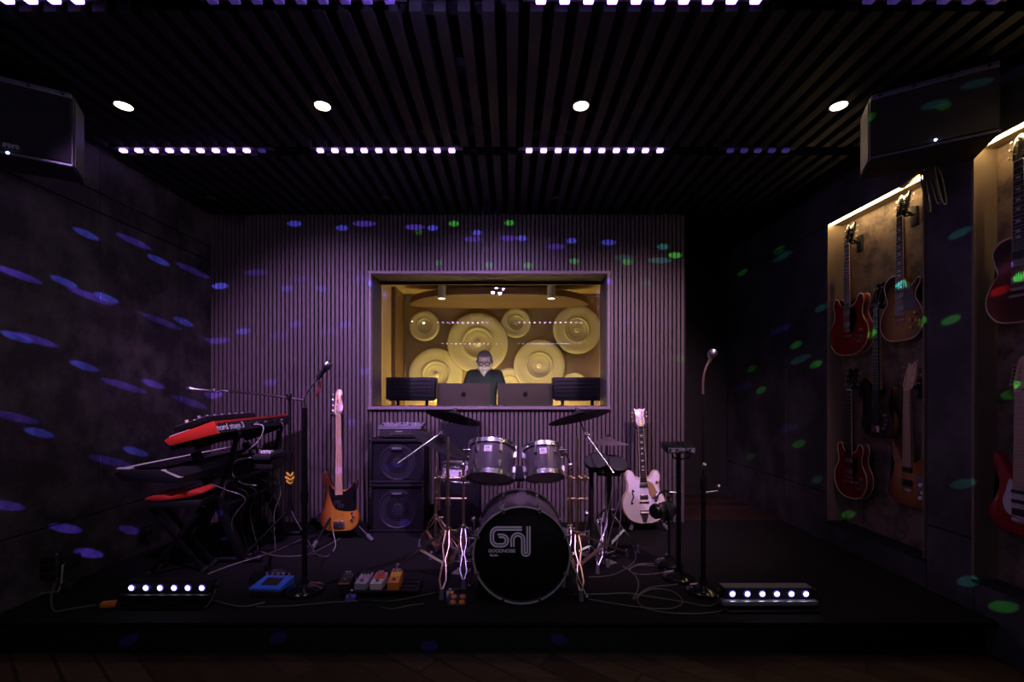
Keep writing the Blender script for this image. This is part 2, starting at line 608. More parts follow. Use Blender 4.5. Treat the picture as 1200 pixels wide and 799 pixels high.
# the window: wood frame, deep reveal, two panes
win = bpy.data.objects.new('window_1', None)
COL.objects.link(win)
win.location = (0, YB, 0)
struct(win)
fw = 0.026
g = G()
g.box(((WX0 + WX1) / 2, -0.012, WZ1 - fw / 2 + 0.02), (WX1 - WX0 + 0.03, 0.05, fw), bev=0.003)
g.box(((WX0 + WX1) / 2, -0.014, WZ0 + fw / 2 - 0.02), (WX1 - WX0 + 0.03, 0.056, fw), bev=0.003)
g.box((WX0 + fw / 2 - 0.01, -0.012, (WZ0 + WZ1) / 2), (fw, 0.05, WZ1 - WZ0), bev=0.003)
g.box((WX1 - fw / 2 + 0.01, -0.012, (WZ0 + WZ1) / 2), (fw, 0.05, WZ1 - WZ0), bev=0.003)
g.done('window_frame', 'trim_wood', win, smooth=False)
g = G()
ix0, ix1, iz0, iz1 = WX0 + 0.016, WX1 - 0.016, WZ0 + 0.006, WZ1 - 0.008
dp = 0.30
g.box((ix0 - 0.02, 0.16, (iz0 + iz1) / 2), (0.04, dp, iz1 - iz0 + 0.08))
g.box((ix1 + 0.02, 0.16, (iz0 + iz1) / 2), (0.04, dp, iz1 - iz0 + 0.08))
g.box(((ix0 + ix1) / 2, 0.16, iz1 + 0.02), (ix1 - ix0, dp, 0.04))
g.box(((ix0 + ix1) / 2, 0.16, iz0 - 0.02), (ix1 - ix0, dp, 0.04))
g.box(((ix0 + ix1) / 2, 0.29, iz1 - 0.012), (ix1 - ix0, 0.03, 0.03))
g.done('window_reveal', 'reveal', win, smooth=False)
for (yy, rz) in ((0.225, 0.0), (0.262, R(-1.1))):
    g = G()
    g.box((0, 0, 0), (ix1 - ix0 - 0.05, 0.0006, iz1 - iz0 - 0.006))
    p = g.done('pane', 'pane_glass', win, smooth=False)
    p.location = ((ix0 + ix1) / 2, yy, (iz0 + iz1) / 2)
    p.rotation_euler = (0, 0, rz)

# ceiling: black slats running from front to back, open across the light slots
SLOT = 1.22
slots = [3.17, 1.95, -1.6, -6.3]
g = G()
cuts = sorted(slots)
spans = []
a = YR
for c in cuts:
    spans.append((a, c - 0.055))
    a = c + 0.055
spans.append((a, 5.5))
k = -26
while k * 0.107 < 2.75:
    xc = k * 0.107 + 0.010
    if XL < xc - 0.03 and xc + 0.03 < XR:
        for (a, b) in spans:
            if b > YB and xc < BX1:
                b = YB
            g.box((xc, (a + b) / 2, ZC + 0.03), (0.055, b - a, 0.06))
    k += 1
struct(g.done('ceiling', 'ceiling_slat', smooth=False))
g = G()
g.box(((XL + XR) / 2, (YR + YB) / 2, 3.36), (XR - XL + 0.4, YB - YR + 0.3, 0.06))
g.box((2.2, 4.95, 3.36), (1.2, 1.3, 0.06))
for c in slots:
    g.box(((XL + XR) / 2, c + 0.12, ZC + 0.10), (XR - XL, 0.06, 0.075))
    g.box(((XL + XR) / 2, c - 0.12, ZC + 0.10), (XR - XL, 0.06, 0.075))
for yy in (0.4, 1.0, 2.45, 2.8, 3.6, 4.1):
    g.box(((XL + XR) / 2, yy, ZC + 0.085), (XR - XL, 0.05, 0.04))
struct(g.done('ceiling_void', 'ceiling_black', smooth=False))

# LED battens inside the slots
SEG = [((-2.74, -1.67), 'left end'), ((-1.37, -0.355), 'left of the window'), ((0.08, 1.09), 'above the drums and right of the centre'), ((1.48, 1.96), 'right end')]


def batten(x0, x1, yy, label, n, dims=(), grp='light battens in the ceiling slots', zoff=0.0, dw=.044, dm='led_violet'):
    t = thing('led_batten', label, 'ceiling light', ((x0 + x1) / 2, yy, ZC - 0.014 + zoff), group=grp)
    g = G()
    g.box((0, 0, 0.042), (x1 - x0 + 0.05, 0.05, 0.024), bev=0.004)
    g.done('rail', 'housing', t, smooth=False)
    st_ = (x1 - x0) / n
    for i in range(n):
        g = G()
        xx = -(x1 - x0) / 2 + (i + 0.5) * st_
        g.box((xx, 0, 0.018), (dw, 0.03, 0.022), bev=0.006)
        g.done('diode', 'led_violet_dim' if i in dims else dm, t, smooth=False)
    return t


batten(-2.74, -1.67, 3.17, 'violet light batten in the rear ceiling slot above the keyboards', 10, (9,))
batten(-1.37, -0.355, 3.17, 'violet light batten in the rear ceiling slot above the bass amplifier', 10)
batten(0.08, 1.09, 3.17, 'violet light batten in the rear ceiling slot above the right crash cymbal', 10)
batten(1.48, 1.96, 3.17, 'short dim violet light batten in the rear ceiling slot, rightmost of its row', 5, (0, 1, 2, 3, 4))
batten(-2.2, -1.80, 1.95, 'violet light batten in the top left corner, cut off by the frame', 4, zoff=0.0)
batten(-1.32, -0.47, 1.95, 'dim violet light batten in the front ceiling slot, left of the centre', 9, tuple(range(9)))
batten(0.08, 1.10, 1.95, 'bright violet light batten in the front ceiling slot, right of the centre', 10)
batten(1.48, 2.12, 1.95, 'dim violet light batten in the front ceiling slot near the right speaker', 6, (0, 1, 2, 3, 4, 5))
for yy in (-1.6, -6.3):
    sc_ = 1.0 if yy > -3 else 1.35
    batten(-1.75 * sc_, -0.48 * sc_, yy, 'violet light batten mirrored in the window, left half of its row', 11, zoff=-.055, dw=.04 if yy > -3 else .055, dm='led_bright', grp='light battens mirrored in the control room window')
    batten(0.15 * sc_, 1.48 * sc_, yy, 'violet light batten mirrored in the window, right half of its row', 11, zoff=-.055, dw=.04 if yy > -3 else .055, dm='led_bright', grp='light battens mirrored in the control room window')

# recessed downlights: four lit, three dark
lit = [(145, 'above the left speaker side of the stage'), (378, 'second from the left in the lit row'), (681, 'third from the left in the lit row'), (983, 'beside the right speaker')]
LITX = []
for px, where in lit:
    p = W(px, 124, 2.667)
    LITX.append(p)
    t = thing('downlight', 'lit warm ceiling downlight, ' + where, 'downlight', (p.x, p.y, ZC), group='lit downlights')
    g = G()
    g.lathe([(0.048, -0.004), (0.052, 0.0), (0.052, 0.11), (0.0, 0.11)], n=24)
    g.done('housing', 'housing', t)
    g = G()
    g.lathe([(0.0, -0.003), (0.043, -0.003), (0.043, 0.006), (0.0, 0.006)], n=24)
    g.done('lens', 'warm_lens', t)
for px, where in ((247, 'above the left end of the slatted wall'), (450, 'above the left end of the window'), (652, 'above the right half of the window')):
    p = W(px, 232, 3.94)
    t = thing('downlight', 'unlit small ceiling downlight with a violet sheen, ' + where, 'downlight', (p.x, p.y, ZC), group='unlit downlights')
    g = G()
    g.lathe([(0.026, -0.005), (0.034, -0.005), (0.034, 0.0), (0.022, 0.10), (0.0, 0.10)], n=20)
    g.done('housing', 'steel', t)
    g = G()
    g.lathe([(0.0, 0.0), (0.026, 0.0), (0.026, 0.004), (0, 0.004)], n=20)
    g.done('lens', 'black_gloss', t)
# ------------------------------------------------------------------ control room behind the window
CX0, CX1, CY1, CZC = -1.72, 1.60, 7.2, 2.95
g = G()
g.box(((CX0 + CX1) / 2, (4.42 + CY1) / 2, 0.15), (CX1 - CX0, CY1 - 4.42, 0.1))
struct(g.done('floor_control', 'brown_panel', smooth=False))
g = G()
g.box(((CX0 + CX1) / 2, CY1 + 0.05, 1.6), (CX1 - CX0 + 0.2, 0.1, 3.0))
struct(g.done('wall_control_back', 'tan_wall', smooth=False))
g = G()
g.box((CX0 - 0.05, (4.42 + CY1) / 2, 1.6), (0.1, CY1 - 4.42, 3.0))
struct(g.done('wall_control_left', 'tan_wall', smooth=False))
g = G()
g.box((CX1 - 0.02, (4.42 + CY1) / 2, 1.6), (0.06, CY1 - 4.42, 3.0))
struct(g.done('wall_control_right', 'tan_wall', smooth=False))
g = G()
g.box((CX0 + 0.03, 6.88, 1.6), (0.06, 0.56, 2.9), bev=0.004)
struct(g.done('trim_control', 'brown_panel', smooth=False))
g = G()
g.box(((CX0 + CX1) / 2, (4.42 + CY1) / 2, CZC + 0.05), (CX1 - CX0, CY1 - 4.42, 0.1))
struct(g.done('ceiling_control', 'tan_wall', smooth=False))
# hanging ceiling panel with pointed ends
t = thing('ceiling_panel', 'dark brown hanging ceiling panel with tapered ends seen through the window', 'ceiling panel', (-0.16, 6.35, 2.77))
g = G()
g.M = Matrix.Rotation(R(90), 4, 'X')
out = smooth_pts([(-1.28, -0.30), (-0.8, -0.46), (0, -0.50), (0.8, -0.46), (1.28, -0.30), (1.05, 0.2), (0.6, 0.45), (0, 0.5), (-0.6, 0.45), (-1.05, 0.2)], 5)
g.prism([(p.x, p.y) for p in out], -0.09, 0.0, 0.01)
g.done('panel', 'brown_panel', t)
g = G()
for sx in (-0.7, 0.7):
    g.bar((sx, 0, 0.08), (sx, 0, 0.19), 0.006)
g.done('hanger', 'steel', t)
for px, nm in ((517.7, 'left'), (646, 'right')):
    p = W(px, 350, 5.5)
    t = thing('ceiling_spotlight', 'white cylinder spotlight under the brown ceiling panel, %s one of the two' % nm, 'spotlight', (p.x, p.y, p.z), group='cylinder spotlights in the control room')
    g = G()
    g.lathe([(0.040, 0.004), (0.046, 0.0), (0.046, 0.16), (0.012, 0.165), (0.012, 2.95 - p.z), (0.0, 2.95 - p.z)], n=24)
    g.done('housing', 'white_cyl', t)
    g = G()
    g.lathe([(0, 0.003), (0.039, 0.003), (0.039, 0.012), (0, 0.012)], n=24)
    g.done('lens', 'ctrl_lens', t)
# round wall discs: dished, with rings and a hub
DISCS = [(497.7, 382, 17.6, 'small tan round wall panel high on the left, above the left desk speaker'),
         (560, 402, 35.5, 'largest round wall panel, directly behind the head of the person'),
         (604.7, 378.6, 17.5, 'small round wall panel high in the middle, right of the largest one'),
         (676, 386.4, 28.3, 'large round wall panel high on the right'),
         (511, 439.5, 31.6, 'large round wall panel low on the left, above the left computer display'),
         (632, 428, 30, 'large yellow lit round wall panel above the right computer display'),
         (597, 451, 20, 'pale round wall panel half hidden between the person and the right display'),
         (672.6, 452, 16, 'small round wall panel peeping over the right desk speaker')]
for i, (px, py, pr, lab) in enumerate(DISCS):
    off = 0.06 if i in (1, 5) else (0.03 if i in (2, 4, 6) else 0.045)
    dd = CY1 - off - 0.075
    p = W(px, py, dd)
    r = pr * dd / F
    t = thing('wall_panel', lab, 'wall panel', (p.x, dd, p.z), group='round acoustic panels in the control room')
    toy = Matrix.Rotation(R(90), 4, 'X')
    g = G()
    prof = [(0, 0.004), (r * 0.30, 0.006), (r * 0.44, 0.012), (r * 0.46, 0.026), (r * 0.52, 0.030), (r * 0.56, 0.027),
            (r * 0.80, 0.044), (r * 0.93, 0.048), (r * 0.985, 0.042), (r, 0.030), (r, 0.0)]
    g.lathe(prof, toy, n=64)
    g.done('dish', 'fabric_disc', t)
    g = G()
    g.lathe([(r * .455, 0.0275), (r * .46, 0.0305), (r * .50, 0.0335), (r * .545, 0.0325), (r * .56, 0.0285)], toy, n=64)
    g.lathe([(r * .30, 0.0075), (r * .31, 0.0095), (r * .42, 0.0140), (r * .44, 0.0130)], toy, n=64)
    g.done('ring', 'fabric_ring', t)
    g = G()
    g.lathe([(0, -0.006), (r * 0.995, -0.006), (r * 1.012, 0.0), (r * 1.012, 0.024), (r * 1.001, 0.026)], toy, n=64)
    g.done('rim', 'disc_rim', t)
    g = G()
    g.lathe([(0, 0.020), (r * 0.09, 0.018), (r * 0.115, 0.010), (r * 0.12, 0.0)], toy, n=32)
    g.done('hub', 'cream', t)
    g = G()
    g.bar((0, 0.006, 0), (0, off + 0.075, 0), 0.03)
    g.done('bracket', 'disc_rim', t)

# desk, displays, speakers
t = thing('desk', 'long wooden control desk behind the window', 'desk', (0, 5.25, 0.2))
g = G()
g.box((-0.1, 0, 0.79), (2.9, 0.8, 0.03), bev=0.006)
g.done('worktop', 'desk_wood', t)
for sx in (-1.4, 1.2):
    g = G()
    g.box((sx, 0, 0.3875), (0.04, 0.7, 0.775), bev=0.004)
    g.done('side_panel', 'desk_wood', t)
DT = 1.005


def display(px0, px1, label):
    d = 5.06
    a, b = W(px0, 449, d), W(px1, 449, d)
    w = b.x - a.x
    t = thing('computer_display', label, 'computer', ((a.x + b.x) / 2, d, DT), group='silver computers on the control desk')
    top = a.z - DT
    h = 0.43
    g = G()
    g.box((0, 0, top - h / 2), (w, 0.018, h), bev=0.007)
    g.done('back_shell', 'imac', t)
    g = G()
    g.box((0, 0.0115, top - h / 2 + 0.02), (w - 0.03, 0.004, h - 0.07))
    g.done('screen', 'screen_glow', t, smooth=False)
    g = G()
    g.box((0, -0.01, 0.11), (0.15, 0.006, 0.22), rot=(R(6), 0, 0), bev=0.002)
    g.box((0, 0.0, 0.004), (0.19, 0.17, 0.008), bev=0.003)
    g.done('stand', 'imac', t)
    # fruit emblem: two-lobed body with a bite and a leaf
    s = 0.0265
    o = smooth_pts([(0, 0.80), (0.35, 0.98), (0.78, 0.85), (0.95, 0.62), (0.68, 0.30), (0.70, -0.05), (1.0, -0.32), (0.72, -0.85), (0.40, -1.12),
                    (0.0, -1.0), (-0.40, -1.12), (-0.78, -0.75), (-1.0, -0.1), (-0.88, 0.6), (-0.45, 0.95)], 4)
    g = G()
    g.prism([(p.x * s, p.y * s + W(0, 462, d).z - DT) for p in o], -0.0105, -0.008)
    lf = smooth_pts([(0.0, 1.05), (0.05, 1.4), (0.42, 1.7), (0.40, 1.3)], 4)
    g.prism([(p.x * s, p.y * s + W(0, 462, d).z - DT) for p in lf], -0.0105, -0.008)
    g.done('emblem', 'apple_black', t, smooth=False, label='dark fruit emblem')
    return t


display(512, 574.5, 'silver computer seen from behind, in front of the person')
display(583, 648, 'silver computer seen from behind, right of the person')


def desk_speaker(px0, px1, label):
    d = 4.95
    a, b = W(px0, 442, d), W(px1, 468, d)
    w, h = b.x - a.x, a.z - b.z
    t = thing('studio_speaker', label, 'speaker', ((a.x + b.x) / 2, d, b.z), group='black speakers on the control desk')
    g = G()
    g.box((0, 0.11, h / 2), (w, 0.22, h), bev=0.008)
    g.done('cabinet', 'black', t)
    g = G()
    for zz in (0.04, 0.08, 0.12, 0.16, 0.20):
        g.box((0, -0.003, zz), (w - 0.06, 0.008, 0.010), bev=0.002)
    g.done('heat_sink', 'black_metal', t)
    for sx in (-w * 0.32, w * 0.32):
        g = G()
        g.lathe([(0.10, 0), (0.09, 0.012), (0.03, 0.0), (0, 0.006)], Matrix.Translation((sx, 0.222, h / 2)) @ Matrix.Rotation(R(-90), 4, 'X'), n=24)
        g.done('woofer', 'cone', t)
    s = thing('speaker_stand', label.replace('speaker', 'speaker stand'), 'stand', ((a.x + b.x) / 2, d + 0.11, DT), group='low stands under the desk speakers')
    hh = b.z - DT
    g = G()
    g.box((0, 0, hh - 0.008), (w * 0.9, 0.2, 0.014), bev=0.003)
    g.done('plate', 'black_metal', s)
    for sx in (-w * 0.3, w * 0.3):
        g = G()
        g.bar((sx, 0, 0.0), (sx, 0, hh - 0.012), 0.018)
        g.done('leg', 'black_metal', s)
    g = G()
    g.box((0, 0, 0.006), (w * 0.8, 0.2, 0.012), bev=0.003)
    g.done('base', 'black_metal', s)


desk_speaker(452, 509.5, 'black speaker lying on the left end of the control desk')
desk_speaker(648.5, 708, 'black speaker lying on the right end of the control desk')


# ------------------------------------------------------------------ the person at the desk
def person():
    px, py = W(568, 0, 5.72).x, 5.72
    root_z = 0.20
    V = []
    E = []
    RD = []

    def v(x, y, z, r, par=None):
        V.append((x, y, z))
        RD.append(r if isinstance(r, tuple) else (r, r))
        if par is not None:
            E.append((par, len(V) - 1))
        return len(V) - 1
    pel = v(0, 0.06, 0.92, (0.15, 0.11))
    wa = v(0, 0.03, 1.08, (0.145, 0.105), pel)
    ch = v(0, -0.02, 1.28, (0.165, 0.115), wa)
    up = v(0, -0.055, 1.44, (0.13, 0.09), ch)
    nk = v(0, -0.115, 1.495, (0.064, 0.064), up)
    v(0, -0.165, 1.53, (0.06, 0.06), nk)
    for s in (-1, 1):
        sh = v(s * 0.172, -0.05, 1.435, 0.066, up)
        el = v(s * 0.255, -0.06, 1.15, 0.050, sh)
        fa = v(s * 0.255, -0.20, 1.03, 0.042, el)
        wr = v(s * 0.20, -0.335, 0.885, 0.028, fa)
        pm = v(s * 0.19, -0.40, 0.858, (0.034, 0.020), wr)
        for k in range(4):
            fx = s * 0.19 + (k - 1.5) * 0.020
            ln = (0.030, 0.036, 0.034, 0.026)[k if s < 0 else 3 - k]
            f1 = v(fx, -0.43, 0.856, 0.0095, pm)
            f2 = v(fx, -0.43 - ln, 0.852, 0.0085, f1)
            v(fx, -0.43 - ln * 1.75, 0.836, 0.0075, f2)
        t1 = v(s * 0.19 - s * 0.040, -0.40, 0.850, 0.011, pm)
        v(s * 0.19 - s * 0.055, -0.435, 0.842, 0.009, t1)
        hp = v(s * 0.095, 0.06, 0.86, 0.10, pel)
        kn = v(s * 0.11, 0.02, 0.49, 0.062, hp)
        ca = v(s * 0.112, 0.05, 0.33, 0.056, kn)
        an = v(s * 0.115, 0.06, 0.085, 0.040, ca)
        v(s * 0.125, -0.06, 0.040, (0.042, 0.032), an)
        
    me = bpy.data.meshes.new('skeleton')
    me.from_pydata(V, E, [])
    o = bpy.data.objects.new('skeleton', me)
    COL.objects.link(o)
    m = o.modifiers.new('skin', 'SKIN')
    m.use_smooth_shade = True
    for i, sv in enumerate(me.skin_vertices[0].data):
        sv.radius = RD[i]
        sv.use_root = (i == 0)
    ss = o.modifiers.new('sub', 'SUBSURF')
    ss.levels = 2
    dg = bpy.context.evaluated_depsgraph_get()
    body = bpy.data.meshes.new_from_object(o.evaluated_get(dg))
    bpy.data.objects.remove(o)
    # head, tilted forward over the desk
    bm = bmesh.new()
    bm.from_mesh(body)
    HM = Matrix.Translation((0.01, -0.200, 1.572)) @ Matrix.Rotation(R(13), 4, 'X') @ Matrix.Scale(1.12, 4)

    def hball(c, r, sc, n=24):
        q = bmesh.ops.create_uvsphere(bm, u_segments=n, v_segments=n // 2, radius=r)
        for w in q['verts']:
            w.co = HM @ Vector((w.co.x * sc[0] + c[0], w.co.y * sc[1] + c[1], w.co.z * sc[2] + c[2]))
    hball((0, 0.012, 0.045), 0.1, (0.78, 0.98, 0.92))       # skull
    hball((0, -0.022, -0.03), 0.075, (0.82, 0.88, 1.10))    # face
    hball((0, -0.045, -0.088), 0.040, (0.95, 0.80, 0.75))   # chin
    hball((0, -0.098, -0.010), 0.017, (0.75, 1.0, 1.9))     # nose
    hball((0, -0.108, -0.026), 0.014, (1.15, 0.9, 0.8))
    hball((0, -0.075, 0.035), 0.030, (1.9, 0.6, 0.45))      # brow
    hball((0, -0.088, -0.062), 0.014, (1.7, 0.6, 0.55))     # lips
    for s in (-1, 1):
        hball((s * 0.080, 0.012, 0.0), 0.026, (0.35, 0.75, 1.25))  # ears
        hball((s * 0.042, -0.062, -0.03), 0.026, (1.0, 0.8, 1.0))  # cheeks
    me2 = bpy.data.meshes.new('body')
    bm.to_mesh(me2)
    bm.free()
    o = bpy.data.objects.new('body_tmp', me2)
    COL.objects.link(o)
    rm = o.modifiers.new('remesh', 'REMESH')
    rm.mode = 'VOXEL'
    rm.voxel_size = 0.0065
    sm = o.modifiers.new('smooth', 'SMOOTH')
    sm.factor = 0.5
    sm.iterations = 3
    dg = bpy.context.evaluated_depsgraph_get()
    fin = bpy.data.meshes.new_from_object(o.evaluated_get(dg))
    bpy.data.objects.remove(o)
    for p in fin.polygons:
        p.use_smooth = True
    fin.name = 'person'
    fin.materials.clear()
    fin.materials.append(MATS['skin'])
    per = bpy.data.objects.new('person', fin)
    COL.objects.link(per)
    per.location = (px, py, root_z)
    tag(per, 'person in a black v-neck shirt and glasses looking down behind the computers', 'person')

    # clothing: shells that follow the body
    def shell(name, keep, off, m, parent):
        b2 = bmesh.new()
        b2.from_mesh(fin)
        b2.normal_update()
        kill = [f for f in b2.faces if not keep(f.calc_center_median())]
        bmesh.ops.delete(b2, geom=kill, context='FACES')
        b2.normal_update()
        for w in b2.verts:
            w.co += w.normal * off
        mm = bpy.data.meshes.new(name)
        b2.to_mesh(mm)
        b2.free()
        q = bpy.data.objects.new(name, mm)
        COL.objects.link(q)
        mm.materials.append(MATS[m])
        for p in mm.polygons:
            p.use_smooth = True
        q.parent = parent
        so = q.modifiers.new('solid', 'SOLIDIFY')
        so.thickness = 0.004
        so.offset = -1
        return q

    def shirt_keep(c):
        if c.z < 0.90 or (abs(c.x) > 0.19 and c.z < 1.17):
            return False
        if abs(c.x) > 0.15 and c.y < -0.16:
            return False
        neck = 1.50 if c.y > -0.09 else 1.415 + 1.3 * abs(c.x)
        return c.z < min(neck, 1.515) and not (abs(c.x) < 0.085 and c.z > 1.49)
    shell('shirt', shirt_keep, 0.009, 'shirt', per)
    shell('trousers', lambda c: 0.10 < c.z < 0.93 and abs(c.x) < 0.24 and c.y > -0.16, 0.007, 'trousers', per)
    shell('shoe', lambda c: c.z < 0.10 and c.x < 0, 0.007, 'black', per)
    shell('shoe', lambda c: c.z < 0.10 and c.x > 0, 0.007, 'black', per)
    inv = HM.inverted()

    def hair_keep(c):
        h = inv @ c
        if c.z < 1.46 or h.z < -0.09:
            return False
        if h.y > 0.03:
            return h.z > -0.045
        if abs(h.x) > 0.058:
            return h.z > 0.012 and h.y > -0.055
        return h.z > 0.078
    shell('hair', hair_keep, 0.007, 'hair', per)
    # beard stubble is left to the skin; glasses are a thing worn on the face
    gl = thing('glasses', 'dark rimmed glasses worn by the person', 'glasses', (px, py, root_z))
    g = G()
    g.M = HM
    for s in (-1, 1):
        ring = [(s * 0.033 + 0.026 * math.cos(a), -0.104, 0.012 + 0.019 * math.sin(a)) for a in [2 * PI * k / 20 for k in range(20)]]
        g.tube(ring, 0.0042, 6, closed=True)
        g.tube([(s * 0.060, -0.102, 0.018), (s * 0.082, -0.05, 0.018), (s * 0.086, 0.01, 0.012)], 0.0025, 6)
    g.tube([(-0.008, -0.104, 0.016), (0, -0.108, 0.019), (0.008, -0.104, 0.016)], 0.0025, 6)
    g.done('rim', 'black_gloss', gl)


person()


# ------------------------------------------------------------------ guitars
def lp_outline():
    return [(0, 0), (.10, .012), (.155, .07), (.166, .14), (.142, .21), (.112, .262), (.114, .31), (.138, .352), (.140, .385), (.118, .385),
            (.085, .352), (.045, .338), (.03, .39), (0, .425), (-.05, .438), (-.10, .425), (-.132, .38), (-.120, .315), (-.108, .262), (-.14, .21), (-.166, .14), (-.155, .07), (-.10, .012)]


def es_outline(k=1.0):
    h = [(.07, .004), (.135, .030), (.182, .085), (.203, .150), (.191, .215), (.160, .262), (.144, .302), (.146, .345), (.157, .385), (.156, .420), (.140, .446), (.117, .450), (.098, .435), (.084, .408), (.064, .386), (.034, .375)]
    return [(0, 0)] + [(x * k, z) for x, z in h] + [(-x * k, z) for x, z in reversed(h)]


def pb_outline():
    return [(0.02, 0), (.10, .008), (.150, .055), (.163, .12), (.142, .19), (.117, .25), (.124, .31), (.146, .355), (.154, .39), (.143, .413), (.118, .400), (.088, .360), (.05, .338),
            (-.03, .350), (-.065, .395), (-.085, .455), (-.108, .492), (-.135, .495), (-.148, .462), (-.138, .385), (-.116, .30), (-.13, .22), (-.165, .14), (-.160, .065), (-.10, .010)]


def strat_outline():
    return [(0.01, 0), (.09, .008), (.145, .05), (.160, .11), (.140, .17), (.112, .22), (.115, .27), (.135, .32), (.140, .355), (.122, .362), (.085, .315), (.035, .285),
            (-.035, .295), (-.07, .35), (-.105, .405), (-.130, .42), (-.142, .385), (-.128, .315), (-.112, .25), (-.132, .18), (-.160, .11), (-.150, .05), (-.09, .008)]


HEADS = {
    'open': [(-.021, 0), (-.038, .03), (-.043, .10), (-.036, .16), (-.012, .150), (0, .140), (.012, .150), (.036, .16), (.043, .10), (.038, .03), (.021, 0)],
    'winged': [(-.021, 0), (-.040, .04), (-.034, .10), (-.050, .155), (-.030, .150), (0, .156), (.030, .150), (.050, .155), (.034, .10), (.040, .04), (.021, 0)],
    'inline': [(-.022, 0), (-.040, .035), (-.036, .11), (-.030, .20), (-.008, .235), (.022, .225), (.030, .19), (.018, .16), (.034, .10), (.038, .055), (.024, .02)],
    'inline6': [(-.021, 0), (-.036, .03), (-.034, .10), (-.030, .165), (-.008, .185), (.020, .178), (.028, .15), (.016, .13), (.034, .07), (.036, .04), (.022, .015)],
    'bass22': [(-.024, 0), (-.046, .05), (-.048, .12), (-.035, .20), (.0, .19), (.035, .20), (.048, .12), (.046, .05), (.024, 0)],
    'tapered': [(-.021, 0), (-.036, .03), (-.034, .10), (-.022, .165), (0, .150), (.026, .175), (.040, .10), (.036, .03), (.021, 0)],
}


